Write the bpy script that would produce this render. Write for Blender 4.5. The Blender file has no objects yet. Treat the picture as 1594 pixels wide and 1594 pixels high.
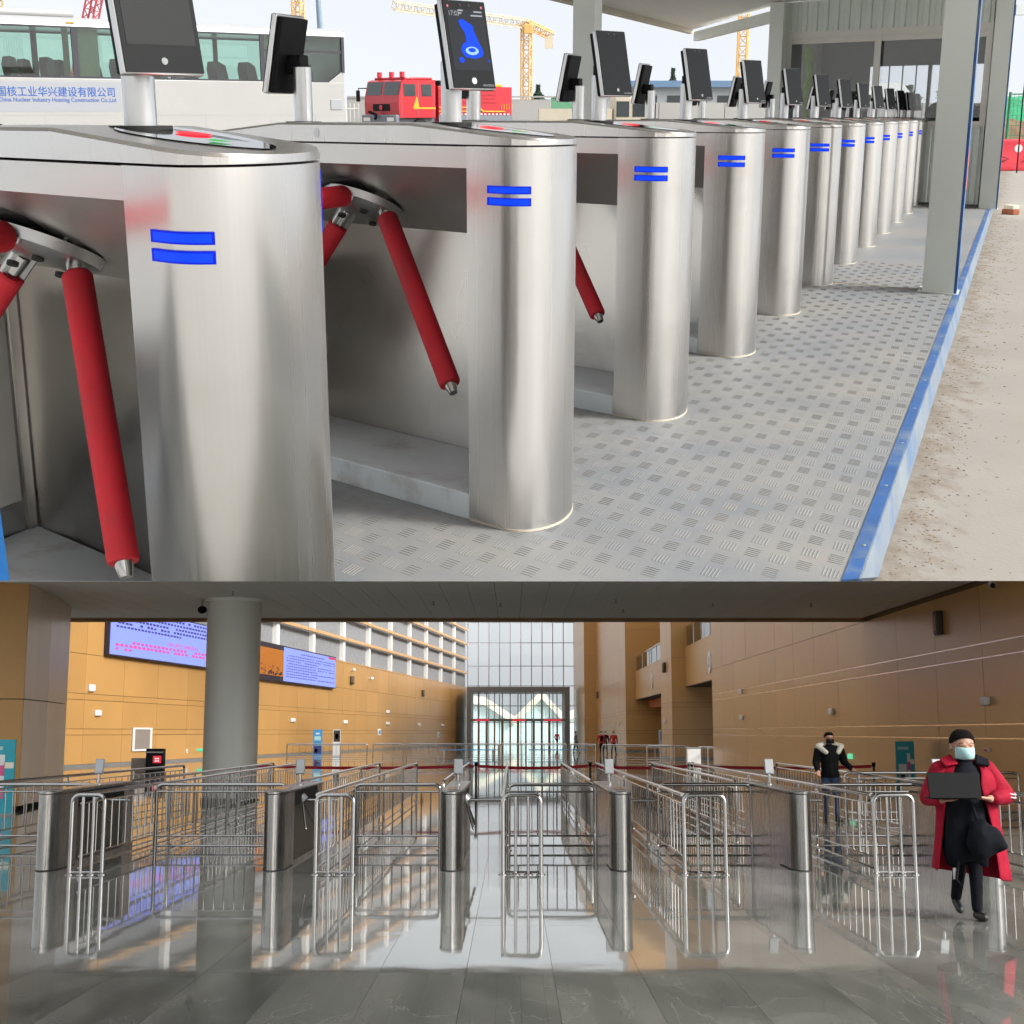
import bpy, math, random
from mathutils import Matrix, Vector, noise
R = math.radians
sc = bpy.context.scene
col = sc.collection
rng = random.Random(7)

# ------------------------------------------------------------------ camera
CAM_H = 1.7                    # eye height above the hall floor
UP = R(24.7445)                # the entrance deck rises away from the viewer by this angle
DECK_EYE = 1.054               # eye height above the deck, square to it
cam = bpy.data.cameras.new('camera')
cam.sensor_width = 36.0
cam.lens = 36.0 * 2180.0 / 1594.0
cam.clip_start = 0.05
cam.clip_end = 4000
cam_ob = bpy.data.objects.new('camera', cam)
col.objects.link(cam_ob)
cam_ob.location = (0, 0, CAM_H)
cam_ob.rotation_euler = (R(90 + 8.9416), 0, 0)
sc.camera = cam_ob

# ------------------------------------------------------------------ sky, sun, exposure
SUN_EL, SUN_AZ = R(30), R(125)
world = bpy.data.worlds.new('World')
sc.world = world
world.use_nodes = True
nt = world.node_tree
bg = nt.nodes['Background']
sky = nt.nodes.new('ShaderNodeTexSky')
sky.sky_type = 'NISHITA'
sky.sun_disc = False
sky.sun_elevation = SUN_EL
sky.sun_rotation = SUN_AZ
sky.altitude = 50
sky.air_density = 1.0
sky.dust_density = 6.0
sky.ozone_density = 1.0
hs = nt.nodes.new('ShaderNodeHueSaturation')     # a milky overcast sky: most of the blue is gone
hs.inputs['Saturation'].default_value = 0.22
nt.links.new(sky.outputs['Color'], hs.inputs['Color'])
ov = nt.nodes.new('ShaderNodeMix')               # closed cloud cover evens the dome out
ov.data_type = 'RGBA'
ov.inputs['Factor'].default_value = 0.62
ov.inputs[7].default_value = (2.45, 2.56, 2.70, 1)
nt.links.new(hs.outputs['Color'], ov.inputs[6])
nt.links.new(ov.outputs[2], bg.inputs['Color'])
bg.inputs['Strength'].default_value = 0.135
sun = bpy.data.lights.new('sun', 'SUN')
sun.energy = 1.15
sun.angle = R(12)
sun.color = (1.0, 0.975, 0.94)
sun_ob = bpy.data.objects.new('sun', sun)
col.objects.link(sun_ob)
sd = Vector((math.cos(SUN_EL) * math.sin(SUN_AZ), math.cos(SUN_EL) * math.cos(SUN_AZ), math.sin(SUN_EL)))
sun_ob.rotation_euler = sd.to_track_quat('Z', 'Y').to_euler()
sc.view_settings.view_transform = 'Standard'
sc.view_settings.look = 'None'
sc.view_settings.gamma = 1
sc.view_settings.exposure = 1.5
sc.cycles.max_bounces = 9
sc.cycles.transparent_max_bounces = 24
sc.cycles.glossy_bounces = 6
sc.cycles.diffuse_bounces = 5
sc.cycles.use_denoising = True
sc.cycles.use_adaptive_sampling = True
sc.cycles.adaptive_threshold = 0.03
sc.cycles.caustics_reflective = False
sc.cycles.blur_glossy = 0.8
sc.cycles.caustics_refractive = False
sc.cycles.sample_clamp_indirect = 6.0

# ------------------------------------------------------------------ the two levels of the place
HALL = Matrix.Identity(4)                                         # the hall floor, z = 0
DECK = Matrix.Translation((0, 0, CAM_H)) @ Matrix.Rotation(UP, 4, 'X') @ Matrix.Translation((0, 0, -DECK_EYE))

# ------------------------------------------------------------------ materials
def V3(c): return (c[0], c[1], c[2], 1.0)

def mat(name, c, rough=0.5, metal=0.0, var=0.0, scale=6.0, stretch=(1, 1, 1), bump=0.0, bscale=None, c2=None, spec=0.5,
        coat=0.0, rvar=0.0, emit=None, es=0.0, detail=5.0, dirt=None, dscale=1.2, dlo=0.5, dhi=0.7, rand=0.0, aniso=0.0, ddet=8):
    m = bpy.data.materials.new(name)
    m.use_nodes = True
    t = m.node_tree
    b = t.nodes['Principled BSDF']
    b.inputs['Base Color'].default_value = V3(c)
    b.inputs['Roughness'].default_value = rough
    b.inputs['Metallic'].default_value = metal
    b.inputs['Specular IOR Level'].default_value = spec
    if coat: b.inputs['Coat Weight'].default_value = coat; b.inputs['Coat Roughness'].default_value = 0.06
    if aniso: b.inputs['Anisotropic'].default_value = aniso
    if emit:
        b.inputs['Emission Color'].default_value = V3(emit); b.inputs['Emission Strength'].default_value = es
    L = t.links.new
    if var or bump or rvar or dirt or rand:
        tc = t.nodes.new('ShaderNodeTexCoord'); oi = t.nodes.new('ShaderNodeObjectInfo')
        mp = t.nodes.new('ShaderNodeMapping'); mp.inputs['Scale'].default_value = stretch
        add = t.nodes.new('ShaderNodeVectorMath'); add.operation = 'MULTIPLY_ADD'
        add.inputs[1].default_value = (37.0, 53.0, 71.0)
        L(oi.outputs['Random'], add.inputs[0]); L(tc.outputs['Object'], add.inputs[2])
        L(add.outputs['Vector'], mp.inputs['Vector'])
        nz = t.nodes.new('ShaderNodeTexNoise'); nz.inputs['Scale'].default_value = scale; nz.inputs['Detail'].default_value = detail
        L(mp.outputs['Vector'], nz.inputs['Vector'])
        colsock = None
        if var or c2:
            rp = t.nodes.new('ShaderNodeMapRange'); rp.inputs['From Min'].default_value = 0.3; rp.inputs['From Max'].default_value = 0.7
            L(nz.outputs['Fac'], rp.inputs['Value'])
            mx = t.nodes.new('ShaderNodeMix'); mx.data_type = 'RGBA'
            L(rp.outputs['Result'], mx.inputs['Factor'])
            if c2: a, d = c, c2
            else: a, d = [k * (1 - var) for k in c], [min(1, k * (1 + var)) for k in c]
            mx.inputs[6].default_value = V3(a); mx.inputs[7].default_value = V3(d)
            colsock = mx.outputs[2]
        if dirt:
            n2 = t.nodes.new('ShaderNodeTexNoise'); n2.inputs['Scale'].default_value = dscale; n2.inputs['Detail'].default_value = ddet
            n2.inputs['Roughness'].default_value = 0.65
            L(add.outputs['Vector'], n2.inputs['Vector'])
            r2 = t.nodes.new('ShaderNodeMapRange'); r2.inputs['From Min'].default_value = dlo; r2.inputs['From Max'].default_value = dhi
            L(n2.outputs['Fac'], r2.inputs['Value'])
            m2 = t.nodes.new('ShaderNodeMix'); m2.data_type = 'RGBA'
            L(r2.outputs['Result'], m2.inputs['Factor'])
            if colsock: L(colsock, m2.inputs[6])
            else: m2.inputs[6].default_value = V3(c)
            m2.inputs[7].default_value = V3(dirt)
            colsock = m2.outputs[2]
        if rand:
            hv = t.nodes.new('ShaderNodeHueSaturation')
            ma = t.nodes.new('ShaderNodeMapRange'); ma.inputs['To Min'].default_value = 1 - rand; ma.inputs['To Max'].default_value = 1 + rand
            L(oi.outputs['Random'], ma.inputs['Value']); L(ma.outputs['Result'], hv.inputs['Value'])
            if colsock: L(colsock, hv.inputs['Color'])
            else: hv.inputs['Color'].default_value = V3(c)
            colsock = hv.outputs['Color']
        if colsock: L(colsock, b.inputs['Base Color'])
        if rvar:
            rr = t.nodes.new('ShaderNodeMapRange'); rr.inputs['From Min'].default_value = 0.3; rr.inputs['From Max'].default_value = 0.7
            rr.inputs['To Min'].default_value = max(0.02, rough - rvar); rr.inputs['To Max'].default_value = rough + rvar
            L(nz.outputs['Fac'], rr.inputs['Value']); L(rr.outputs['Result'], b.inputs['Roughness'])
        if bump:
            n3 = nz
            if bscale:
                n3 = t.nodes.new('ShaderNodeTexNoise'); n3.inputs['Scale'].default_value = bscale; n3.inputs['Detail'].default_value = 4
                L(mp.outputs['Vector'], n3.inputs['Vector'])
            bp = t.nodes.new('ShaderNodeBump'); bp.inputs['Strength'].default_value = 1.0; bp.inputs['Distance'].default_value = bump
            L(n3.outputs['Fac'], bp.inputs['Height']); L(bp.outputs['Normal'], b.inputs['Normal'])
    return m

def glass_mat(name, tint, gloss=0.12, rough=0.02):
    m = bpy.data.materials.new(name); m.use_nodes = True; t = m.node_tree; t.nodes.remove(t.nodes['Principled BSDF'])
    out = t.nodes['Material Output']
    tr = t.nodes.new('ShaderNodeBsdfTransparent'); tr.inputs['Color'].default_value = V3(tint)
    gl = t.nodes.new('ShaderNodeBsdfGlossy'); gl.inputs['Roughness'].default_value = rough
    lw = t.nodes.new('ShaderNodeFresnel'); lw.inputs['IOR'].default_value = 1.5
    ma = t.nodes.new('ShaderNodeMath'); ma.operation = 'ADD'; ma.inputs[1].default_value = gloss; ma.use_clamp = True
    t.links.new(lw.outputs[0], ma.inputs[0])
    mx = t.nodes.new('ShaderNodeMixShader')
    t.links.new(ma.outputs[0], mx.inputs[0]); t.links.new(tr.outputs[0], mx.inputs[1]); t.links.new(gl.outputs[0], mx.inputs[2])
    t.links.new(mx.outputs[0], out.inputs['Surface'])
    return m

def emit_mat(name, c, s):          # lamp and screen strengths are given as seen at the set exposure
    return mat(name, [k * 0.15 for k in c], 0.5, spec=0.08, emit=c, es=s / 2 ** sc.view_settings.exposure)

M = {}

# ------------------------------------------------------------------ mesh builder
class MB:
    def __init__(s): s.v = []; s.f = []
    def add(s, vs, fs):
        o = len(s.v); s.v += [tuple(v) for v in vs]; s.f += [[o + i for i in f] for f in fs]; return s
    def box(s, a, b):
        x0, y0, z0 = a; x1, y1, z1 = b
        return s.add([(x0, y0, z0), (x1, y0, z0), (x1, y1, z0), (x0, y1, z0), (x0, y0, z1), (x1, y0, z1), (x1, y1, z1), (x0, y1, z1)],
                     [(0, 3, 2, 1), (4, 5, 6, 7), (0, 1, 5, 4), (1, 2, 6, 5), (2, 3, 7, 6), (3, 0, 4, 7)])
    def hexa(s, p):       # eight points, bottom ring then top ring
        return s.add(p, [(0, 3, 2, 1), (4, 5, 6, 7), (0, 1, 5, 4), (1, 2, 6, 5), (2, 3, 7, 6), (3, 0, 4, 7)])
    def bbox(s, c, size, m=None):   # centred box, optional 3x3/4x4 matrix
        h = [k / 2 for k in size]
        ps = [Vector((sx * h[0], sy * h[1], sz * h[2])) for sz in (-1, 1) for sx, sy in ((-1, -1), (1, -1), (1, 1), (-1, 1))]
        c = Vector(c)
        return s.hexa([c + (m @ p if m else p) for p in ps])
    def rings(s, rs, cap=True, close=True):
        o = len(s.v); n = len(rs[0])
        for r in rs: s.v += [tuple(p) for p in r]
        for i in range(len(rs) - 1):
            for j in range(n if close else n - 1):
                a = o + i * n + j; b = o + i * n + (j + 1) % n
                s.f.append([a, b, b + n, a + n])
        if cap:
            s.f.append([o + j for j in range(n)][::-1]); s.f.append([o + (len(rs) - 1) * n + j for j in range(n)])
        return s
    def prism(s, outline, z0, z1):
        return s.rings([[(p[0], p[1], z0) for p in outline], [(p[0], p[1], z1) for p in outline]])
    def cyl(s, p0, p1, r0, r1=None, n=12, cap=True):
        p0, p1 = Vector(p0), Vector(p1); r1 = r0 if r1 is None else r1
        d = (p1 - p0).normalized(); a = d.orthogonal().normalized(); b = d.cross(a)
        ring = lambda p, r: [p + r * (math.cos(2 * math.pi * k / n) * a + math.sin(2 * math.pi * k / n) * b) for k in range(n)]
        return s.rings([ring(p0, r0), ring(p1, r1)], cap)
    def tube(s, pts, r, n=10, cap=True):
        pts = [Vector(p) for p in pts]; rs = []
        rad = r if isinstance(r, (list, tuple)) else [r] * len(pts)
        d0 = (pts[1] - pts[0]).normalized(); a = d0.orthogonal().normalized()
        for i, p in enumerate(pts):
            if i == 0: d = d0
            elif i == len(pts) - 1: d = (pts[-1] - pts[-2]).normalized()
            else: d = ((pts[i + 1] - p).normalized() + (p - pts[i - 1]).normalized()).normalized()
            a = (a - d * a.dot(d)).normalized(); b = d.cross(a)
            rs.append([p + rad[i] * (math.cos(2 * math.pi * k / n) * a + math.sin(2 * math.pi * k / n) * b) for k in range(n)])
        return s.rings(rs, cap)
    def lathe(s, prof, n=20, c=(0, 0, 0)):   # (radius, z) pairs
        return s.rings([[(c[0] + r * math.cos(2 * math.pi * k / n), c[1] + r * math.sin(2 * math.pi * k / n), c[2] + z) for k in range(n)] for r, z in prof])
    def ball(s, c, r, n=12, m=8):
        rx, ry, rz = r if isinstance(r, (list, tuple)) else (r, r, r)
        return s.rings([[(c[0] + rx * math.sin(math.pi * i / m) * math.cos(2 * math.pi * k / n), c[1] + ry * math.sin(math.pi * i / m) * math.sin(2 * math.pi * k / n),
                          c[2] - rz * math.cos(math.pi * i / m)) for k in range(n)] for i in [0.05] + list(range(1, m)) + [m - 0.05]])
    def quad(s, a, b, c, d): return s.add([a, b, c, d], [(0, 1, 2, 3)])
    def map(s, fn): s.v = [tuple(fn(*p)) for p in s.v]; return s
    def mesh(s, name, m, smooth=True, ang=32):
        me = bpy.data.meshes.new(name); me.from_pydata(s.v, [], s.f)
        me.validate()
        if smooth:
            me.polygons.foreach_set('use_smooth', [True] * len(me.polygons)); me.set_sharp_from_angle(angle=R(ang))
        if m: me.materials.append(M[m] if isinstance(m, str) else m)
        return me
    def build(s, name, m, parent=None, F=None, loc=(0, 0, 0), rz=0.0, smooth=True, ang=32, bevel=0.0, fix=True):
        me = s.mesh(name, m, smooth, ang)
        if fix: fix_normals(me)
        o = bpy.data.objects.new(name, me); col.objects.link(o)
        place(o, parent, F, loc, rz)
        if bevel:
            bv = o.modifiers.new('bevel', 'BEVEL'); bv.width = bevel; bv.segments = 2; bv.limit_method = 'ANGLE'; bv.angle_limit = R(40)
            bv.harden_normals = False
        return o

import bmesh
def fix_normals(me):
    bm = bmesh.new(); bm.from_mesh(me); bmesh.ops.recalc_face_normals(bm, faces=bm.faces); bm.to_mesh(me); bm.free()

def place(o, parent=None, F=None, loc=(0, 0, 0), rz=0.0):
    if parent: o.parent = parent; o.location = loc; o.rotation_euler = (0, 0, rz)
    else: o.matrix_world = (F if F is not None else HALL) @ Matrix.Translation(loc) @ Matrix.Rotation(rz, 4, 'Z')

def tag(o, label=None, cat=None, group=None, kind=None):
    if label: o['label'] = label
    if cat: o['category'] = cat
    if group: o['group'] = group
    if kind: o['kind'] = kind
    return o

def thing(name, label, cat, loc=(0, 0, 0), rz=0.0, F=None, group=None):
    o = bpy.data.objects.new(name, None); o.empty_display_size = 0.2; col.objects.link(o)
    place(o, None, F, loc, rz)
    return tag(o, label, cat, group)

def inst(o, name, parent, loc=(0, 0, 0), rz=0.0):      # another object on the same mesh
    c = bpy.data.objects.new(name, o.data); col.objects.link(c); c.parent = parent; c.location = loc; c.rotation_euler = (0, 0, rz)
    for md in o.modifiers:
        if md.type == 'BEVEL':
            b = c.modifiers.new('bevel', 'BEVEL'); b.width = md.width; b.segments = md.segments; b.limit_method = 'ANGLE'; b.angle_limit = md.angle_limit
    return c

def copy_tree(o, parent=None):
    c = o.copy(); col.objects.link(c); c.parent = parent
    for ch in list(o.children): copy_tree(ch, c)
    return c

def structure(o): return tag(o, kind='structure')

def lettering(name, body, size, m, parent, mat4, ext=0.001, align='LEFT', F=None, bold=0.0):
    cu = bpy.data.curves.new(name, 'FONT'); cu.body = body; cu.size = size; cu.extrude = ext; cu.align_x = align; cu.offset = bold
    tmp = bpy.data.objects.new('tmp', cu); col.objects.link(tmp)
    dg = bpy.context.evaluated_depsgraph_get()
    me = bpy.data.meshes.new_from_object(tmp.evaluated_get(dg)); me.name = name
    bpy.data.objects.remove(tmp); bpy.data.curves.remove(cu)
    me.materials.clear(); me.materials.append(M[m])
    o = bpy.data.objects.new(name, me); col.objects.link(o); o.parent = parent
    o.matrix_local = mat4
    return o

def basis(o, x, y, z):      # 4x4 from origin and three axes
    x, y, z, o = Vector(x), Vector(y), Vector(z), Vector(o)
    return Matrix(((x.x, y.x, z.x, o.x), (x.y, y.y, z.y, o.y), (x.z, y.z, z.z, o.z), (0, 0, 0, 1)))

# ------------------------------------------------------------------ material library
STEEL = (0.66, 0.64, 0.615)
M['steel'] = mat('brushed stainless steel', STEEL, 0.29, 1.0, var=0.016, scale=5, stretch=(40, 40, 0.02), detail=2, rvar=0.018, dirt=(0.54, 0.515, 0.48), dscale=1.6, dlo=0.50, dhi=0.80, ddet=4)
M['steel_hall'] = mat('satin steel cabinet', (0.40, 0.39, 0.37), 0.25, 1.0, var=0.04, scale=5, stretch=(30, 30, 0.05), detail=3, rvar=0.04)  # darker copy of the steel: dim lobby reflections put into the colour
M['steel_dark'] = mat('satin steel side panel', (0.66, 0.64, 0.61), 0.29, 1.0, var=0.02, scale=3, detail=2, rvar=0.03, dirt=(0.50, 0.47, 0.43), dscale=2.2, dlo=0.55, dhi=0.85, ddet=4)
M['chrome'] = mat('polished tube steel', (0.47, 0.46, 0.445), 0.14, 1.0, var=0.04, scale=4)  # tube colour darkened to carry the same lobby shade
M['cast'] = mat('cast aluminium', (0.55, 0.55, 0.55), 0.34, 1.0, var=0.05, scale=30)
M['alu'] = mat('anodised aluminium post', (0.62, 0.63, 0.64), 0.30, 0.9, var=0.03, scale=5, stretch=(6, 6, 0.3))
M['header'] = mat('soft brushed header plate', (0.66, 0.64, 0.61), 0.42, 1.0, var=0.02, scale=3, detail=2, rvar=0.03)
M['plinth'] = mat('pale blue grey painted sheet', (0.72, 0.77, 0.80), 0.42, var=0.05, scale=3, dirt=(0.40, 0.37, 0.32), dscale=3.2, dlo=0.55, dhi=0.75)
M['foam'] = mat('red rubber foam', (0.60, 0.016, 0.03), 0.72, var=0.10, scale=14, bump=0.0012, bscale=70, dirt=(0.34, 0.03, 0.035), dscale=7, dlo=0.5, dhi=0.75)
M['black'] = mat('black plastic', (0.005, 0.005, 0.0055), 0.55, spec=0.15)
M['gap'] = mat('dark joint rubber', (0.02, 0.02, 0.02), 0.7)
M['screen'] = mat('dark display glass', (0.008, 0.009, 0.010), 0.05, spec=0.14)
M['display'] = mat('grey standby display', (0.026, 0.027, 0.028), 0.10, spec=0.14)
M['blue_led'] = emit_mat('blue light bar', (0.004, 0.02, 0.62), 1.0)
M['blue_core'] = emit_mat('blue light bar core', (0.006, 0.055, 1.0), 1.2)
M['red_led'] = emit_mat('red indicator', (1.0, 0.03, 0.05), 1.6)
M['green_led'] = emit_mat('green indicator', (0.05, 0.5, 0.1), 0.9)
M['white_led'] = emit_mat('white indicator', (0.9, 0.9, 0.9), 1.0)
M['ui_blue'] = emit_mat('blue screen figure', (0.004, 0.07, 0.80), 1.0)
M['ui_pale'] = emit_mat('pale blue screen figure', (0.35, 0.6, 0.95), 1.0)
M['ui_grey'] = emit_mat('grey screen text', (0.5, 0.52, 0.55), 0.7)
M['ui_back'] = emit_mat('lit dark display', (0.05, 0.055, 0.065), 0.6)
M['tread'] = mat('worn chequer plate', (0.200, 0.212, 0.225), 0.6, 0.0, var=0.08, scale=2.2, bump=0.0004, bscale=90, dirt=(0.265, 0.25, 0.22), dscale=1.1, dlo=0.40, dhi=0.72, rvar=0.06)
M['tread_bar'] = mat('chequer plate rib', (0.215, 0.222, 0.225), 0.6, 0.0, var=0.10, scale=3, dirt=(0.265, 0.25, 0.22), dscale=1.5, dlo=0.45, dhi=0.7, spec=0.3)
M['road'] = mat('pale dusty concrete', (0.50, 0.475, 0.435), 0.85, var=0.07, scale=1.6, bump=0.0012, bscale=70, dirt=(0.36, 0.30, 0.23), dscale=0.9, dlo=0.56, dhi=0.74, detail=8)
M['soil'] = mat('dry brown earth', (0.22, 0.165, 0.11), 0.95, var=0.35, scale=22)
M['soil_dark'] = mat('damp earth slope', (0.17, 0.11, 0.06), 0.95, var=0.4, scale=1.5, bump=0.05, bscale=3)
M['leaf_dry'] = mat('dead leaf', (0.16, 0.075, 0.035), 0.8, var=0.3, scale=30)
M['blue_paint'] = mat('scuffed blue paint', (0.022, 0.095, 0.28), 0.45, var=0.15, scale=6, dirt=(0.15, 0.20, 0.26), dscale=4, dlo=0.48, dhi=0.68)
M['kerb_face'] = mat('blue paint worn to primer', (0.20, 0.235, 0.27), 0.7, var=0.12, scale=5, dirt=(0.10, 0.17, 0.29), dscale=3.5, dlo=0.45, dhi=0.66)
M['post'] = mat('pale grey green painted steel', (0.74, 0.77, 0.72), 0.48, var=0.04, scale=2, dirt=(0.52, 0.52, 0.46), dscale=2, dlo=0.6, dhi=0.8)
M['cladding'] = mat('ribbed cladding sheet', (0.70, 0.75, 0.70), 0.5, var=0.04, scale=2)
M['soffit'] = mat('white soffit board', (0.88, 0.865, 0.84), 0.6, var=0.02, scale=1)
M['trim'] = mat('cream metal trim', (0.60, 0.54, 0.43), 0.5, var=0.05, scale=4)
M['frame_white'] = mat('white window frame', (0.70, 0.68, 0.63), 0.45, var=0.03, scale=4)
M['booth_in'] = mat('dark booth interior', (0.45, 0.45, 0.46), 0.7)
M['booth_glass'] = glass_mat('booth glass', (0.72, 0.75, 0.77), 0.06)
M['cloth_black'] = mat('black cloth', (0.006, 0.006, 0.007), 0.9, spec=0.15, var=0.3, scale=18, bump=0.004, bscale=25)
M['lime'] = mat('lime green cloth', (0.45, 0.80, 0.04), 0.7, var=0.15, scale=8)
M['barrier_red'] = mat('red plastic barrier', (0.62, 0.035, 0.055), 0.45, var=0.06, scale=5)
M['barrier_white'] = mat('white reflector', (0.78, 0.78, 0.78), 0.4)
M['fence_green'] = mat('green mesh panel', (0.03, 0.20, 0.09), 0.6, var=0.1, scale=10)
M['net_green'] = mat('green dust net', (0.03, 0.26, 0.12), 0.9, var=0.25, scale=2, bump=0.05, bscale=4)
M['brick_red'] = mat('red brick', (0.33, 0.10, 0.05), 0.85, var=0.2, scale=30)
M['bus_white'] = mat('white coach paint', (0.37, 0.37, 0.36), 0.30, coat=0.3, var=0.02, scale=1, dirt=(0.48, 0.46, 0.41), dscale=1.2, dlo=0.6, dhi=0.9)
M['bus_grey'] = mat('pale grey lettering panel', (0.32, 0.335, 0.365), 0.4)
M['bus_frame'] = mat('window rubber', (0.035, 0.035, 0.045), 0.5)
M['bus_glass'] = glass_mat('green tinted coach glass', (0.60, 0.80, 0.72), 0.08)
M['bus_inside'] = mat('coach interior', (0.30, 0.36, 0.34), 0.8)
M['seat'] = mat('dark coach seat', (0.045, 0.06, 0.062), 0.8, var=0.2, scale=6)
M['curtain'] = mat('pale green curtain', (0.50, 0.56, 0.44), 0.85, var=0.1, scale=30, stretch=(6, 6, 0.2))
M['amber'] = mat('amber lamp', (0.55, 0.30, 0.03), 0.3)
M['text_blue'] = mat('blue lettering', (0.015, 0.09, 0.36), 0.5)
M['fire_red'] = mat('fire engine paint', (0.46, 0.018, 0.028), 0.35, coat=0.3, var=0.04, scale=1)
M['fire_yellow'] = mat('yellow stripe', (0.75, 0.36, 0.02), 0.45)
M['fire_grey'] = mat('grey bumper', (0.16, 0.18, 0.21), 0.5)
M['vehicle_glass'] = mat('vehicle window', (0.05, 0.06, 0.065), 0.06, spec=0.7)
M['rubber'] = mat('tyre rubber', (0.015, 0.015, 0.016), 0.8)
M['crane_yellow'] = mat('haze paled yellow crane steel', (0.72, 0.44, 0.14), 0.5)  # distance haze is put into this lightened yellow
M['crane_pale'] = mat('pale crane jib', (0.66, 0.58, 0.44), 0.55)  # jib colour lightened for the same distance haze
M['crane_red'] = mat('red crane steel', (0.42, 0.05, 0.06), 0.5)
M['pole_blue'] = mat('blue grey pole', (0.22, 0.30, 0.38), 0.5)
M['hoarding'] = mat('pale site wall', (0.44, 0.44, 0.425), 0.8, var=0.05, scale=0.4)
M['hoard_green'] = mat('green hoarding panel', (0.16, 0.42, 0.25), 0.7)
M['shed_roof'] = mat('blue shed roof', (0.16, 0.27, 0.42), 0.6)
M['shed_wall'] = mat('pale shed wall', (0.52, 0.55, 0.57), 0.7)
M['foliage'] = mat('dark evergreen leaves', (0.035, 0.075, 0.045), 0.7, var=0.45, scale=1.2)
M['bark'] = mat('bark', (0.09, 0.06, 0.04), 0.9)
M['pink_light'] = mat('red reflective sticker', (0.60, 0.10, 0.14), 0.4)

M['ochre'] = mat('ochre wall panel', (0.50, 0.275, 0.090), 0.30, rand=0.06, var=0.04, scale=0.25, detail=1)
M['ochre_pale'] = mat('pale wood pillar panel', (0.74, 0.56, 0.42), 0.28, var=0.06, scale=1.5, stretch=(1, 1, 0.2))
M['ochre_dark'] = mat('shadow joint', (0.10, 0.05, 0.015), 0.6)
M['wall_strip'] = mat('bright metal inlay strip', (0.72, 0.66, 0.58), 0.25, 0.9)
M['felt'] = mat('grey acoustic panel', (0.25, 0.26, 0.27), 0.9, var=0.12, scale=3)
M['mullion_white'] = mat('white mullion', (0.72, 0.72, 0.70), 0.5)
M['wood_bar'] = mat('pale wood rail', (0.58, 0.36, 0.17), 0.5, var=0.08, scale=2)
M['ceiling'] = mat('off white ceiling panel', (0.88, 0.87, 0.84), 0.6, rand=0.02)
M['ceiling_joint'] = mat('ceiling shadow gap', (0.16, 0.16, 0.15), 0.8)
M['beam_brown'] = mat('brown beam trim', (0.24, 0.13, 0.05), 0.5)
M['column'] = mat('grey plaster column', (0.74, 0.75, 0.70), 0.42, var=0.02, scale=1)
M['marble'] = None
M['window_steel'] = mat('window mullion', (0.30, 0.28, 0.30), 0.5)
M['vest_frame'] = mat('vestibule portal', (0.17, 0.16, 0.145), 0.5)
M['hall_glass'] = glass_mat('hall glazing', (0.97, 0.98, 0.98), 0.01)
M['vest_glass'] = glass_mat('vestibule glazing', (0.90, 0.96, 0.96), 0.02)
M['rail_glass'] = glass_mat('balcony glass', (0.60, 0.62, 0.55), 0.10)
M['led_blue'] = emit_mat('lit blue notice screen', (0.32, 0.40, 1.0), 0.98)
M['led_orange'] = emit_mat('orange picture on screen', (0.65, 0.22, 0.04), 0.7)
M['led_black'] = mat('screen housing', (0.02, 0.015, 0.03), 0.4)
M['led_purple'] = emit_mat('purple screen edge', (0.25, 0.12, 0.75), 0.8)
M['led_text'] = emit_mat('blue screen text', (0.10, 0.08, 0.45), 0.55)
M['led_pink'] = emit_mat('pink screen text', (0.95, 0.12, 0.50), 0.8)
M['led_red'] = emit_mat('red screen corner', (0.85, 0.05, 0.08), 0.8)
M['exit_green'] = emit_mat('green exit sign', (0.15, 0.75, 0.40), 0.9)
M['white'] = mat('white plastic', (0.75, 0.74, 0.71), 0.45)
M['grey'] = mat('grey plastic', (0.25, 0.27, 0.27), 0.5)
M['grey_box'] = mat('grey brown metal box', (0.24, 0.20, 0.17), 0.5)
M['notice'] = mat('brown notice paper', (0.24, 0.20, 0.17), 0.7, var=0.25, scale=25)
M['speaker'] = mat('dark olive speaker grille', (0.055, 0.048, 0.035), 0.5)
M['poster_teal'] = mat('teal poster', (0.025, 0.33, 0.42), 0.5, var=0.08, scale=3)
M['poster_blue'] = mat('blue poster', (0.05, 0.28, 0.55), 0.45, var=0.1, scale=3)
M['poster_pink'] = mat('pink poster print', (0.62, 0.10, 0.25), 0.5)
M['poster_white'] = mat('white poster print', (0.70, 0.72, 0.72), 0.5)
M['poster_navy'] = mat('navy poster print', (0.03, 0.05, 0.20), 0.5)
M['belt_red'] = mat('red belt', (0.50, 0.012, 0.03), 0.7)
M['orange_red'] = mat('orange soffit', (0.48, 0.09, 0.015), 0.5)
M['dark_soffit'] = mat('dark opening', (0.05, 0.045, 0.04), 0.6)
M['skirting'] = mat('grey stone skirting', (0.20, 0.20, 0.19), 0.3, var=0.1, scale=4)
M['skin'] = mat('skin', (0.46, 0.25, 0.17), 0.5, var=0.08, scale=20)
M['hair'] = mat('black hair', (0.008, 0.006, 0.006), 0.95, var=0.4, scale=60, spec=0.1, bump=.003, bscale=90)
M['coat_red'] = mat('red padded coat', (0.30, 0.004, 0.022), 0.75, var=0.18, scale=7, bump=0.012, bscale=9, spec=0.2)
M['coat_red2'] = mat('bright red jacket', (0.50, 0.02, 0.02), 0.6)
M['silver'] = mat('reflective tape', (0.55, 0.52, 0.53), 0.3, 0.2)
M['mask'] = mat('pale blue face mask', (0.38, 0.62, 0.62), 0.7)
M['fur'] = mat('cream hood lining', (0.62, 0.58, 0.48), 0.95, var=0.15, scale=40, bump=0.01, bscale=60)
M['trousers'] = mat('dark trousers', (0.007, 0.008, 0.012), 0.9, spec=0.15, var=0.3, scale=12, bump=0.006, bscale=16)
M['jeans'] = mat('dark blue jeans', (0.03, 0.05, 0.11), 0.85, var=0.2, scale=12)
M['shoe'] = mat('black shoe', (0.012, 0.011, 0.011), 0.45)
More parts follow.
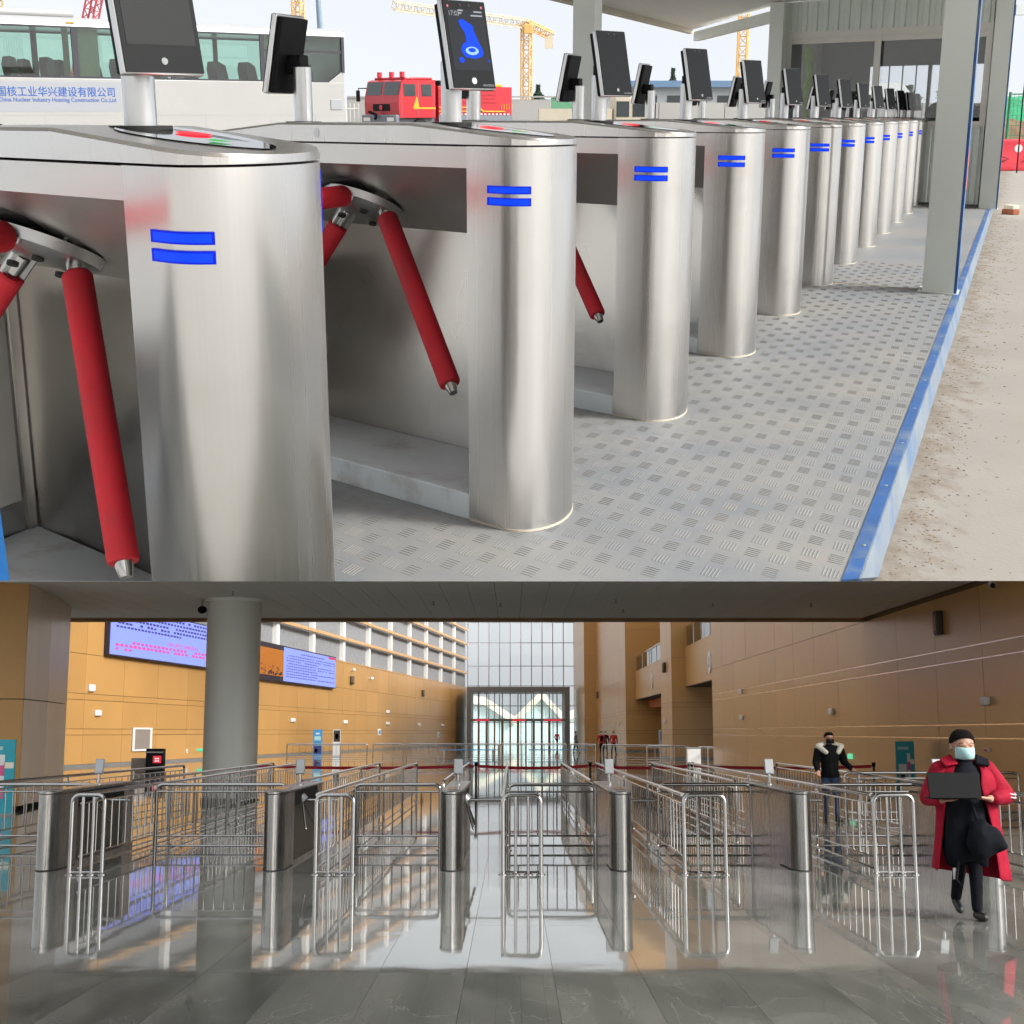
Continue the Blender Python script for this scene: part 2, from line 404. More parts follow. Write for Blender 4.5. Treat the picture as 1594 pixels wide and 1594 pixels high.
M['coat_grey'] = mat('grey coat', (0.22, 0.21, 0.22), 0.8)
M['plaza'] = mat('pale paving', (0.55, 0.54, 0.51), 0.8, var=0.08, scale=0.15)
M['roof_gold'] = mat('pale gold roof', (0.80, 0.74, 0.60), 0.6, var=0.1, scale=0.5)
M['teal_glass'] = mat('teal facade glass', (0.55, 0.68, 0.68), 0.25)
M['hub_plastic'] = mat('grey hub', (0.40, 0.41, 0.42), 0.4, 0.5)

def marble_mat():
    m = bpy.data.materials.new('polished grey marble'); m.use_nodes = True; t = m.node_tree; b = t.nodes['Principled BSDF']; L = t.links.new
    ge = t.nodes.new('ShaderNodeNewGeometry'); oi = t.nodes.new('ShaderNodeObjectInfo')
    ad = t.nodes.new('ShaderNodeVectorMath'); ad.operation = 'MULTIPLY_ADD'; ad.inputs[1].default_value = (31, 17, 5)
    L(oi.outputs['Random'], ad.inputs[0]); L(ge.outputs['Position'], ad.inputs[2])
    mp = t.nodes.new('ShaderNodeMapping'); mp.inputs['Scale'].default_value = (1.3, 0.45, 1); mp.inputs['Rotation'].default_value = (0, 0, R(28))
    L(ad.outputs['Vector'], mp.inputs['Vector'])
    n1 = t.nodes.new('ShaderNodeTexNoise'); n1.inputs['Scale'].default_value = 0.9; n1.inputs['Detail'].default_value = 9; n1.inputs['Distortion'].default_value = 0.9
    L(mp.outputs['Vector'], n1.inputs['Vector'])
    cr = t.nodes.new('ShaderNodeValToRGB'); e = cr.color_ramp.elements
    e[0].position = 0.30; e[0].color = (0.10, 0.105, 0.094, 1); e[1].position = 0.72; e[1].color = (0.25, 0.25, 0.222, 1)
    L(n1.outputs['Fac'], cr.inputs['Fac'])
    n2 = t.nodes.new('ShaderNodeTexNoise'); n2.inputs['Scale'].default_value = 1.1; n2.inputs['Detail'].default_value = 6; n2.inputs['Distortion'].default_value = 1.6
    L(mp.outputs['Vector'], n2.inputs['Vector'])
    v = t.nodes.new('ShaderNodeValToRGB'); e = v.color_ramp.elements
    e[0].position = 0.492; e[0].color = (0, 0, 0, 1); e[1].position = 0.5; e[1].color = (1, 1, 1, 1)
    x = v.color_ramp.elements.new(0.508); x.color = (0, 0, 0, 1)
    L(n2.outputs['Fac'], v.inputs['Fac'])
    mk = t.nodes.new('ShaderNodeMath'); mk.operation = 'MULTIPLY'; mk.inputs[1].default_value = 0.35; L(v.outputs['Color'], mk.inputs[0])
    mx = t.nodes.new('ShaderNodeMix'); mx.data_type = 'RGBA'; mx.inputs[7].default_value = (0.36, 0.36, 0.33, 1)
    L(mk.outputs[0], mx.inputs['Factor']); L(cr.outputs['Color'], mx.inputs[6]); L(mx.outputs[2], b.inputs['Base Color'])
    b.inputs['Roughness'].default_value = 0.032
    b.inputs['Specular IOR Level'].default_value = 0.5
    n3 = t.nodes.new('ShaderNodeTexNoise'); n3.inputs['Scale'].default_value = 1.15; n3.inputs['Detail'].default_value = 2
    L(ge.outputs['Position'], n3.inputs['Vector'])
    bp = t.nodes.new('ShaderNodeBump'); bp.inputs['Strength'].default_value = 1.0; bp.inputs['Distance'].default_value = 0.0013
    L(n3.outputs['Fac'], bp.inputs['Height']); L(bp.outputs['Normal'], b.inputs['Normal'])
    return m
M['marble'] = marble_mat()

def road_mat():
    m = mat('pale dusty concrete', (0.27, 0.25, 0.22), 0.85, var=0.07, scale=1.6, bump=0.0012, bscale=70, dirt=(0.27, 0.245, 0.205), dscale=0.9, dlo=0.60, dhi=0.85, detail=8)
    t = m.node_tree; L = t.links.new; b = t.nodes['Principled BSDF']; old = b.inputs['Base Color'].links[0].from_socket
    tc = t.nodes.new('ShaderNodeTexCoord'); dt = t.nodes.new('ShaderNodeVectorMath'); dt.operation = 'DOT_PRODUCT'; dt.inputs[1].default_value = (1.051, -.3692, 0)
    L(tc.outputs['Object'], dt.inputs[0])                     # distance from the kerb line
    mr = t.nodes.new('ShaderNodeMapRange'); mr.inputs['From Min'].default_value = -.265; mr.inputs['From Max'].default_value = .20; mr.inputs['To Min'].default_value = .20; mr.inputs['To Max'].default_value = -.20
    L(dt.outputs['Value'], mr.inputs['Value'])
    mp = t.nodes.new('ShaderNodeMapping'); mp.inputs['Rotation'].default_value = (0, 0, R(19.4)); mp.inputs['Scale'].default_value = (7, 3.2, 1); L(tc.outputs['Object'], mp.inputs['Vector'])
    nz = t.nodes.new('ShaderNodeTexNoise'); nz.inputs['Scale'].default_value = 1.6; nz.inputs['Detail'].default_value = 10; nz.inputs['Roughness'].default_value = .72; L(mp.outputs['Vector'], nz.inputs['Vector'])
    ad = t.nodes.new('ShaderNodeMath'); ad.operation = 'ADD'; L(mr.outputs['Result'], ad.inputs[0]); L(nz.outputs['Fac'], ad.inputs[1])
    st = t.nodes.new('ShaderNodeMapRange'); st.inputs['From Min'].default_value = .55; st.inputs['From Max'].default_value = .80; L(ad.outputs[0], st.inputs['Value'])
    k = t.nodes.new('ShaderNodeMath'); k.operation = 'MULTIPLY'; k.inputs[1].default_value = .85; L(st.outputs['Result'], k.inputs[0])
    mx = t.nodes.new('ShaderNodeMix'); mx.data_type = 'RGBA'; mx.inputs[7].default_value = (.155, .115, .075, 1)
    L(k.outputs[0], mx.inputs['Factor']); L(old, mx.inputs[6]); L(mx.outputs[2], b.inputs['Base Color'])
    return m
M['road'] = road_mat()

# ================================================================== THE HALL (lower level)
# ---- floor
fl = MB().add([(-60, 20.3, 0), (40, 20.3, 0), (40, 199.9, 0), (-60, 199.9, 0)], [(0, 1, 2, 3)]).build('floor', 'marble', fix=False)
structure(fl)
MB().add([(-16, 3, -.006), (16, 3, -.006), (16, 20.3, -.006), (-16, 20.3, -.006)], [(0, 1, 2, 3)]).build('grout', 'ceiling_joint', fl, fix=False)
TW, TL = 0.625, 2.47
tile = MB().box((0.0015, 0.002, -.02), (TW - .0015, TL - .002, 0))
tile_me = tile.mesh('tile', 'marble', smooth=False)
for i in range(-18, 18):
    for j in range(7):
        x = -.33 + TW * i; y = 3.02 + TL * j
        if abs(x + .3) > 1.2 + y * .45 + 1.2: continue
        o = bpy.data.objects.new('tile', tile_me); col.objects.link(o); o.parent = fl; o.location = (x, y, rng.uniform(-.0004, .0002))
pl = MB().add([(-700, -700, -.03), (700, -700, -.03), (700, 900, -.03), (-700, 900, -.03)], [(0, 1, 2, 3)]).build('ground', 'plaza', fix=False)
structure(pl)

# ---- low ceiling over the gates
CZ, CE = 5.0, 40.9
ce = MB().box((-16, 28.5, CZ + .04), (10.28, CE, CZ + .35)).build('ceiling', 'ceiling_joint')
structure(ce)
cp_me = MB().box((.006, .006, 0), (TW - .006, 7.3 - .006, .03)).mesh('ceiling_panel', 'ceiling', smooth=False)
for i in range(-26, 17):
    for j in (0, 1):
        x = -.40 + TW * i
        if x < -16 or x + TW > 10.3: continue
        o = bpy.data.objects.new('ceiling_panel', cp_me); col.objects.link(o); o.parent = ce; o.location = (x, 26.3 + 7.3 * j, CZ)
for k, (x, y) in enumerate(((-2.0, 35.5), (-.3, 36), (2.6, 35), (5.2, 36.2), (-6.6, 33), (3.0, 37.8), (7.7, 36))):
    MB().cyl((x, y, CZ - .10), (x, y, CZ), .018, n=8).cyl((x, y, CZ - .105), (x, y, CZ - .095), .05, n=10).build('sprinkler', 'grey', ce)
bm_ = MB().box((-16, CE, CZ - .10), (10.28, CE + .3, CZ + .35)).build('ceiling_beam', 'beam_brown', bevel=.006)
structure(bm_)

# ---- left wall: ochre panels below, grey felt with white mullions and wood rails above
LD = Vector((.1167, .9932, 0)); LO = Vector((-22.75, 60, 0)); LN = Vector((.9932, -.1167, 0))     # along, origin, into the hall
def LW(u, o=0.0, z=0.0): return LO + LD * u + LN * o + Vector((0, 0, z))
def lbox(mb, u0, u1, o0, o1, z0, z1):
    return mb.hexa([LW(u0, o0, z0), LW(u1, o0, z0), LW(u1, o1, z0), LW(u0, o1, z0), LW(u0, o0, z1), LW(u1, o0, z1), LW(u1, o1, z1), LW(u0, o1, z1)])
lw_ = lbox(MB(), -14, 140.9, -.6, -.03, 0, 7.83).build('wall_left', 'ochre_dark'); structure(lw_)
ROWS = [0.12, 1.57, 1.87, 3.31, 3.62, 5.6, 7.85]
for a, b in zip(ROWS, ROWS[1:]):
    me = None
    for i in range(31):
        u0 = -14 + 5.0 * i
        if me is None:
            g = (LD * .0, )
            m = MB().hexa([LD * p + LN * q + Vector((0, 0, z)) for z in (a + .012, b - .012) for p, q in ((.012, 0), (4.988, 0), (4.988, -.03), (.012, -.03))])
            me = m.mesh('wall_panel', 'ochre', smooth=False)
        o = bpy.data.objects.new('wall_panel', me); col.objects.link(o); o.parent = lw_; o.location = LW(u0, rng.uniform(-.004, .004))
lbox(MB(), -14, 140.9, -.02, .02, 0, .12).build('skirting', 'skirting', lw_)
up = lbox(MB(), -14, 140.9, -.7, -.35, 7.83, 19.6).build('wall_upper', 'felt'); structure(up)
lbox(MB(), -14, 140.9, -.7, .02, 7.85, 7.98).build('ledge', 'ochre', up)
mul = None
for k in range(-5, 9):
    u = 45.24 + 10.55 * k
    if mul is None:
        mul = MB().hexa([LD * p + LN * q + Vector((0, 0, z)) for z in (7.98, 19.6) for p, q in ((-.42, -.36), (.42, -.36), (.42, -.02), (-.42, -.02))]).mesh('mullion', 'mullion_white', smooth=False)
    o = bpy.data.objects.new('mullion', mul); col.objects.link(o); o.parent = up; o.location = LW(u)
rail_me = MB().hexa([LD * p + LN * q + Vector((0, 0, z)) for z in (-.13, .13) for p, q in ((-5.22, -.02), (5.22, -.02), (5.22, .22), (-5.22, .22))]).mesh('wood_rail', 'wood_bar', smooth=False)
for r in range(5):
    for k in range(-5, 9):
        o = bpy.data.objects.new('wood_rail', rail_me); col.objects.link(o); o.parent = up; o.location = LW(45.24 + 10.55 * k + 5.27, 0, 9.95 + 2.02 * r)

# ---- right wall
RX = 10.3
rw = MB().box((RX + .03, 24, 0), (RX + .7, 41.3, 5.34)).box((RX + .03, 41.3, 0), (RX + .7, 72.6, 12.4)).build('wall_right', 'ochre_dark'); structure(rw)
RR = [.12, 1.57, 1.87, 3.31, 3.62, 4.9, 7.9, 12.4]
def right_panels(parent, y0, n, w, rows, x=RX, end_off=0):
    for a, b in zip(rows, rows[1:]):
        me = MB().box((0, .010, a + .008), (.03, w - .010, b - .008)).mesh('wall_panel', 'ochre', smooth=False)
        for i in range(n):
            o = bpy.data.objects.new('wall_panel', me); col.objects.link(o); o.parent = parent; o.location = (x + rng.uniform(-.003, .003), y0 + w * i, 0)
right_panels(rw, 24.0, 5, 3.4, RR[:6])
right_panels(rw, 24.0 + 17.0, 9, 3.511, RR)
MB().box((RX, 72.6, 0), (RX + .7, 72.62, 12.4)).build('wall_edge', 'ochre', rw)
for z in (1.57, 1.87, 3.31, 3.62):
    MB().box((RX - .004, 24.0, z - .012), (RX + .02, 72.6, z + .012)).build('inlay_strip', 'wall_strip', rw)
MB().box((RX - .012, 24.0, 0), (RX + .02, 72.6, .12)).build('skirting', 'skirting', rw)
def pier(y0, y1, n, w, xin=RX, xout=17.0, nm='wall_pier'):
    p = MB().box((xin + .03, y0 + .03, 0), (xout, y1, 19.6)).build(nm, 'ochre_dark'); structure(p)
    right_panels(p, y0, n, w, [.12, 1.57, 1.87, 3.31, 3.62, 6.5, 9.5, 13.0, 16.3, 19.6], xin)
    for a, b in zip([.12, 1.57, 1.87, 3.31, 3.62, 6.5, 11, 19.6], [1.57, 1.87, 3.31, 3.62, 6.5, 11, 19.6]):
        MB().box((xin + .01, y0, a + .008), (xout, y0 + .03, b - .008)).build('front_panel', 'ochre', p)
    MB().box((xin - .01, y0 - .012, 0), (xout, y1, .12)).build('skirting', 'skirting', p)
    return p
pier(91.0, 97.6, 3, 2.2)
pier(128.0, 172.0, 24, 1.8333)
pier(172.0, 199.7, 3, 9.2333, xin=8.8, xout=12.0)
# recesses with a gallery each: fascia, glass balustrade, opening below
def gallery(y0, y1, px):
    bk = MB().box((16.4, y0, 0), (17.0, y1, 19.6)).build('recess_wall', 'ochre'); structure(bk)
    for z in (1.57, 1.87, 3.31, 3.62, 7.9):
        MB().box((16.385, y0, z - .02), (16.41, y1, z + .02)).build('joint', 'ochre_dark', bk)
    g = MB().box((11.2, y0, 4.62), (16.4, y1, 7.15)).build('gallery', 'ochre'); structure(g)
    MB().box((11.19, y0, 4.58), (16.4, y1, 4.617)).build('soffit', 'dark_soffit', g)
    n = 5; w = (y1 - y0) / n
    for i in range(n):
        MB().box((11.30, y0 + w * i + .1, 7.2), (11.33, y0 + w * (i + 1) - .1, 8.35)).build('glass_pane', 'rail_glass', g)
        MB().box((11.27, y0 + w * i - .05, 7.15), (11.36, y0 + w * i + .05, 8.4)).build('baluster', 'mullion_white', g)
    MB().box((11.25, y0, 8.4), (11.38, y1, 8.47)).build('handrail', 'chrome', g)
    return g
gallery(72.65, 90.95, 0)
gallery(97.62, 127.95, 1)
of = MB().hexa([(12.3, 106, 3.7), (16.3, 106, 3.2), (16.3, 127, 3.2), (12.3, 127, 3.9), (12.3, 106, 4.55), (16.3, 106, 4.55), (16.3, 127, 4.55), (12.3, 127, 4.55)]).build('stair_soffit', 'orange_red')
structure(of)
for y, z, who in ((79.5, 5.62, 'nearer'), (112.5, 5.75, 'farther')):
    s = thing('round_sign', 'round white direction sign on the %s ochre gallery front' % who, 'sign', (11.19, y, z), group='round signs on the gallery fronts')
    MB().cyl((-.06, 0, 0), (0, 0, 0), .62, n=28).build('sign_plate', 'white', s)
    MB().box((-.075, -.05, -.30), (-.062, .35, -.12)).box((-.075, -.12, -.12), (-.062, .06, .3)).build('arrow', 'grey', s)

# ---- glazed end wall
gw = MB()
XS = [-6.3 + 1.512 * i for i in range(11)]
for x in XS: gw.box((x - .06, 199.9, 0), (x + .06, 200.15, 19.6))
gw.build('mullions', 'window_steel')
endw = bpy.data.objects['mullions']; endw.name = 'window_wall'; structure(endw)
ZS = [0, 3.1, 5.4, 8.2, 11.0, 14.3, 17.2, 19.6]
for z in ZS[1:-1]: MB().box((-6.3, 199.95, z - .05), (8.82, 200.1, z + .05)).build('transom', 'window_steel', endw)
for i in range(10):
    for a, b in zip(ZS, ZS[1:]):
        MB().add([(XS[i] + .06, 200.02, a + .05), (XS[i + 1] - .06, 200.02, a + .05), (XS[i + 1] - .06, 200.02, b - .05), (XS[i] + .06, 200.02, b - .05)], [(0, 1, 2, 3)]).build('pane', 'hall_glass', endw, fix=False)
# ---- entrance vestibule in front of it
ve = thing('entrance_vestibule', 'glazed entrance vestibule with dark portal frame at the far end', 'vestibule', (0, 188, 0))
MB().box((-6.0, 0, 7.05), (7.7, 11.5, 7.7)).build('portal_lintel', 'vest_frame', ve)
MB().box((-6.0, 0, 0), (-5.45, 11.5, 7.05)).build('portal_side', 'vest_frame', ve)
MB().box((7.05, 0, 0), (7.7, 11.5, 7.05)).build('portal_side', 'vest_frame', ve)
MB().box((-5.45, .4, 3.15), (7.05, .9, 3.5)).build('transom', 'vest_frame', ve)
for a_, b_ in ((-5.0, -3.0), (0, 1.8), (4.2, 6.6)): MB().box((a_, .37, 3.2), (b_, .395, 3.42)).build('transom_sign', 'led_red', ve)
xs = [-5.45 + 12.5 / 12 * i for i in range(13)]
for i, x in enumerate(xs[1:-1]):
    MB().box((x - .07, .5, 3.5), (x + .07, .75, 7.05)).build('mullion', 'window_steel', ve)
    MB().box((x - (.16 if i % 2 else .11), .5, 0), (x + (.16 if i % 2 else .11), .75, 3.15)).build('door_post', 'beam_brown', ve)
for i in range(12):
    MB().add([(xs[i] + .08, .62, 3.5), (xs[i + 1] - .08, .62, 3.5), (xs[i + 1] - .08, .62, 7.05), (xs[i] + .08, .62, 7.05)], [(0, 1, 2, 3)]).build('pane', 'vest_glass', ve, fix=False)
    MB().add([(xs[i] + .16, .62, 0.05), (xs[i + 1] - .16, .62, .05), (xs[i + 1] - .16, .62, 3.15), (xs[i] + .16, .62, 3.15)], [(0, 1, 2, 3)]).build('door_pane', 'vest_glass', ve, fix=False)

# ---- round column and the panelled pillar
cl = thing('round_column', 'round grey plaster column under the low ceiling', 'column', (-6.98, 35.2, 0))
MB().cyl((0, 0, .12), (0, 0, 4.93), .665, n=48).build('shaft', 'column', cl)
MB().cyl((0, 0, 4.93), (0, 0, 4.998), .72, n=48).build('collar', 'ceiling', cl)
MB().cyl((0, 0, 0), (0, 0, .12), .69, n=48).build('skirting', 'skirting', cl)
pp = thing('panelled_pillar', 'many sided pale wood panelled pillar beside the ochre wall', 'pillar', (0, 0, 0))
PO = [(-12.6, 30.7), (-10.85, 31.4), (-11.15, 33.9), (-11.72, 37.2), (-13.2, 38.6), (-15.4, 37), (-15.6, 32.5)]
for i in range(len(PO)):
    a, b = Vector(PO[i]), Vector(PO[(i + 1) % len(PO)])
    c = Vector((-13.3, 34.6))
    for z0, z1 in ((.1, 2.42), (2.44, 4.998)):
        ins = lambda p: p + (c - p).normalized() * .15
        ex = (b - a).normalized() * .006
        MB().hexa([(*(a + ex), z0), (*(b - ex), z0), (*ins(b - ex), z0), (*ins(a + ex), z0), (*(a + ex), z1), (*(b - ex), z1), (*ins(b - ex), z1), (*ins(a + ex), z1)]).build('face_panel', 'ochre' if i == 0 else 'ochre_pale', pp)

# ---- lit notice screens on the left wall
def screen(u0, u1, z0, z1, label, sub):
    s = thing('notice_screen', label, 'screen', LW(u0, .0, z0))
    h = z1 - z0
    def bx(a, b, o0, o1, y0, y1): return MB().hexa([LD * p + LN * q + Vector((0, 0, z)) for z in (y0, y1) for p, q in ((a, o0), (b, o0), (b, o1), (a, o1))])
    bx(-.12, u1 - u0 + .12, .02, .28, -.07, h + .07).build('housing', 'led_black', s)
    rows = []
    W = u1 - u0
    def text_row(a, b, y, hh, m, pitch):
        mb = MB(); x = a
        while x < b:
            if rng.random() > .07:
                w = pitch * rng.uniform(.62, .8)
                mb.v += [tuple(LD * p + LN * .306 + Vector((0, 0, z))) for p, z in ((x, y), (x + w, y), (x + w, y + hh * rng.uniform(.75, 1)), (x, y + hh * rng.uniform(.75, 1)))]
                n = len(mb.v); mb.f.append([n - 4, n - 3, n - 2, n - 1])
            x += pitch
        if mb.v: tag(mb.build('text_line', m, s, fix=False, smooth=False), kind='stuff')
    if sub == 1:
        bx(0, W, .28, .30, 0, h).build('display', 'led_blue', s)
        for i, y in enumerate((2.32, 2.10, 1.88, 1.66)): text_row(.7 + .2 * (i % 2), W - .6, y, .13, 'led_text', .52)
        text_row(.7, 11, 1.46, .11, 'led_text', .5)
        text_row(3.0, W - .6, .66, .16, 'led_pink', .62); text_row(.7, W - .6, .46, .16, 'led_pink', .62); text_row(.7, 2.6, .26, .14, 'led_pink', .6)
        rt = lettering('lettering', '实时通知', 1.0, 'led_pink', s, Matrix.Translation(LD * 8.2 + LN * .308 + Vector((0, 0, .90))) @ basis((0, 0, 0), LD * 1.35, (0, 0, .24), LN), ext=.002)
    else:
        bx(0, W, .28, .29, 0, h).build('margin', 'led_black', s)
        k = 45.75 - u0
        bx(.3, k, .29, .302, .33, h - .3).build('picture', 'led_orange', s)
        mb = MB()
        for i in range(60):
            x, y = rng.uniform(.4, k - .5), .35 + abs(rng.gauss(0, .3)); w = rng.uniform(.15, .5)
            if y > 1.2: continue
            mb.v += [tuple(LD * p + LN * .305 + Vector((0, 0, z))) for p, z in ((x, y), (x + w, y + .02), (x + w * .8, y + .1), (x + .1, y + .12))]
            n = len(mb.v); mb.f.append([n - 4, n - 3, n - 2, n - 1])
        tag(mb.build('picture_detail', 'led_black', s, fix=False, smooth=False), kind='stuff')
        bx(k + .05, W, .29, .302, 0.02, h - .02).build('display', 'led_blue', s)
        text_row(k + 5, W - 4.5, 2.2, .10, 'led_text', .6)
        for i in range(9): text_row(k + .8 + (.5 if i in (0, 3) else 0), W - (.8 if i not in (2, 5, 7) else 6.5), 1.95 - .2 * i, .085, 'led_text', .52)
        bx(W - 2.6, W - .05, .303, .306, h - .22, h - .05).build('corner_tag', 'led_red', s)
screen(13.2, 35.5, 5.74, 8.28, 'large lit blue notice screen with pink text on the ochre wall', 1)
screen(36.8, 62.0, 5.48, 8.05, 'lit wall screen with an orange picture beside blue text', 2)

# ---- small fittings on the walls
def wall_box(u, z, w, h, d, name, label, cat, m, group=None, lens=None):
    t = thing(name, label, cat, LW(u, .004, z), group=group)
    MB().hexa([LD * p + LN * q + Vector((0, 0, k)) for k in (-h / 2, h / 2) for p, q in ((-w / 2, 0), (w / 2, 0), (w / 2, d), (-w / 2, d))]).build('housing', m, t, bevel=min(w, h) * .12)
    MB().hexa([LD * p + LN * q + Vector((0, 0, k)) for k in (-h * .3, h * .3) for p, q in ((-w * .3, d), (w * .3, d), (w * .3, d + .015), (-w * .3, d + .015))]).build('cover', lens or 'white', t)
    return t
FITL = [(11.7, 3.92, 'square white wall box beneath the start of the blue screen'), (12.6, 2.68, 'small white detector box below the square wall box'),
        (49.6, 2.63, 'small white detector on ochre wall behind the round column'), (67.0, 2.61, 'pair sized white detector above the blue standee'),
        (85.5, 3.78, 'white box high on the ochre wall above the wall sign'), (85.6, 2.61, 'small white detector right below the high white box'),
        (103.3, 2.57, 'white detector on ochre wall between the two wall signs'), (119.3, 2.58, 'last white detector before the entrance portal')]
for i, (u, z, lb) in enumerate(FITL):
    wall_box(u, z, .55 + .012 * u, .30 if i else .36, .12, 'wall_detector', lb, 'detector', 'white', 'white detectors on the long ochre wall')
for u, z, lb in ((69.0, 6.4, 'dark wall speaker beside the lit screen'), (105.2, 6.2, 'dark wall speaker nearer to the entrance portal')):
    wall_box(u, z, .95, .75, .25, 'wall_speaker', lb, 'speaker', 'speaker', 'dark speakers on the ochre wall', 'beam_brown')
for u, z, lb in ((69.1, 7.33, 'small white dome camera above the wall speaker'), (76.8, 6.85, 'white bracket camera on ochre wall past the speaker')):
    t = thing('security_camera', lb, 'camera', LW(u, 0, z), group='white cameras on the ochre wall')
    MB().ball(tuple(LN * .25), (.16, .16, .16)).build('dome', 'white', t); MB().cyl((0, 0, 0), tuple(LN * .2), .06).build('bracket', 'white', t)
wb = wall_box(81.6, 1.72, 1.4, .62, .06, 'wall_sign', 'white wall sign with blue print, nearer one', 'sign', 'white', 'white signs low on the ochre wall', 'poster_blue')
wall_box(116.5, 1.4, 1.3, .66, .06, 'wall_sign', 'white wall sign with pale print near the portal', 'sign', 'white', 'white signs low on the ochre wall', 'mask')
nb = thing('notice_board', 'white framed notice board with brown sheet on ochre wall', 'notice board', LW(18.8, 0, 1.32))
q = lambda a, b, o0, o1, z0, z1: MB().hexa([LD * p + LN * k + Vector((0, 0, z)) for z in (z0, z1) for p, k in ((a, o0), (b, o0), (b, o1), (a, o1))])
q(-1.4, 1.4, 0, .05, -.62, .62).build('sheet', 'notice', nb)
for a, b, z0, z1 in ((-1.4, 1.4, .54, .64), (-1.4, 1.4, -.64, -.54), (-1.4, -1.15, -.54, .54), (1.15, 1.4, -.54, .54)): q(a, b, .05, .09, z0, z1).build('frame', 'white', nb)
ex = wall_box(28.6, .62, 1.3, .18, .05, 'exit_sign', 'green lit exit sign low on wall by the round column', 'exit sign', 'exit_green', None, 'exit_green')
rs_ = thing('round_wall_sign', 'small round white sign low on wall by the exit sign', 'sign', LW(26.2, 0, .58))
MB().cyl((0, 0, 0), tuple(LN * .04), .13, n=20).build('plate', 'white', rs_); MB().cyl(tuple(LN * .041), tuple(LN * .05), .06, n=12).build('symbol', 'grey', rs_)
def rwall(y, z, w, h, d, name, label, cat, m, group=None, lens='white', x=RX):
    t = thing(name, label, cat, (x - .004, y, z), group=group)
    MB().box((-d, -w / 2, -h / 2), (0, w / 2, h / 2)).build('housing', m, t, bevel=min(w, h) * .12)
    MB().box((-d - .012, -w * .32, -h * .32), (-d, w * .32, h * .32)).build('cover', lens, t)
    return t
for y, z, x, lb in ((63.2, 3.52, RX, 'white box on the right wall between panel joints'), (63.2, 2.36, RX, 'white detector below the white box, right wall'),
                 (45.4, 2.36, RX, 'white detector above the person in the dark jacket'), (30.6, 2.37, RX, 'white detector above the person in the red coat'),
                 (94.9, 2.44, RX, 'white detector low on the narrow ochre pier'), (136, 2.5, RX, 'white detector above the far people in red'), (162, 2.5, RX, 'last small white detector on the far right pier')):
    rwall(y, z, .26 + .005 * y, .15 + .001 * y, .10, 'wall_detector', lb, 'detector', 'white', 'white detectors on the right hand walls')
rwall(33.6, 4.29, .34, .58, .16, 'wall_speaker', 'tall dark wall speaker high on the right wall', 'speaker', 'speaker', lens='beam_brown')
rwall(94.6, 6.0, .8, .7, .2, 'wall_speaker', 'dark wall speaker on the narrow ochre pier', 'speaker', 'speaker', lens='beam_brown')
rwall(168.9, 6.1, 1.5, .8, .2, 'wall_speaker', 'dark wall speaker on the far bright pier', 'speaker', 'speaker', lens='beam_brown')
rwall(30.7, 1.32, .3, .07, .06, 'alarm_point', 'red and white alarm point behind the red coat', 'alarm', 'white', lens='belt_red')
rwall(43.2, .98, .55, .16, .04, 'exit_sign', 'green lit exit sign low on the right wall', 'exit sign', 'exit_green', lens='exit_green')
rwall(95.3, .75, .7, .22, .05, 'exit_sign', 'pale exit sign at the foot of the ochre pier', 'exit sign', 'mask')
bc = thing('bullet_camera', 'white bullet camera hanging from the right end of the ceiling', 'camera', (10.05, 29.2, 5.0))
MB().cyl((0, 0, 0), (0, 0, -.16), .02).build('bracket', 'white', bc); MB().cyl((.02, .1, -.2), (-.04, -.16, -.28), .065, n=14).build('housing', 'white', bc); MB().cyl((-.04, -.16, -.28), (-.045, -.18, -.287), .055, n=14).build('lens', 'black', bc)
dc = thing('dome_camera', 'black dome camera under the ceiling beside the round column', 'camera', (-7.75, 35.0, 5.0))
MB().cyl((0, 0, -.2), (0, 0, 0), .025).build('bracket', 'grey', dc); MB().ball((0, 0, -.27), (.12, .12, .10)).build('dome', 'black', dc)

# ================================================================== railings of the hall
RH = 0.97
bal_me = MB().cyl((0, 0, .215), (0, 0, .835), .0095, n=8, cap=False).mesh('baluster', 'chrome')
tall_me = MB().cyl((0, 0, .0), (0, 0, RH - .01), .019, n=10, cap=False).mesh('bar', 'chrome')
post_me = MB().cyl((0, 0, .0), (0, 0, RH - .01), .025, n=12, cap=False).mesh('post', 'chrome')
flange_me = MB().lathe([(.001, 0), (.055, 0), (.055, .008), (.03, .018), (.001, .018)], n=16).mesh('flange', 'chrome')
def obj(me, name, parent, loc):
    o = bpy.data.objects.new(name, me); col.objects.link(o); o.parent = parent; o.location = loc; return o
def corner_path(a, b, h, rad=.09, drop_a=True, drop_b=True):
    a, b = Vector(a), Vector(b); d = (b - a).normalized(); pts = []
    up_ = Vector((0, 0, 1))
    if drop_a:
        pts.append(a + up_ * .02)
        for k in range(6):
            t = k / 5 * math.pi / 2
            pts.append(a + d * (rad - rad * math.cos(t)) + up_ * (h - rad + rad * math.sin(t)))
    else: pts.append(a + up_ * h)
    if drop_b:
        for k in range(6):
            t = math.pi / 2 - k / 5 * math.pi / 2
            pts.append(b - d * (rad - rad * math.cos(t)) + up_ * (h - rad + rad * math.sin(t)))
        pts.append(b + up_ * .02)
    else: pts.append(b + up_ * h)
    return pts
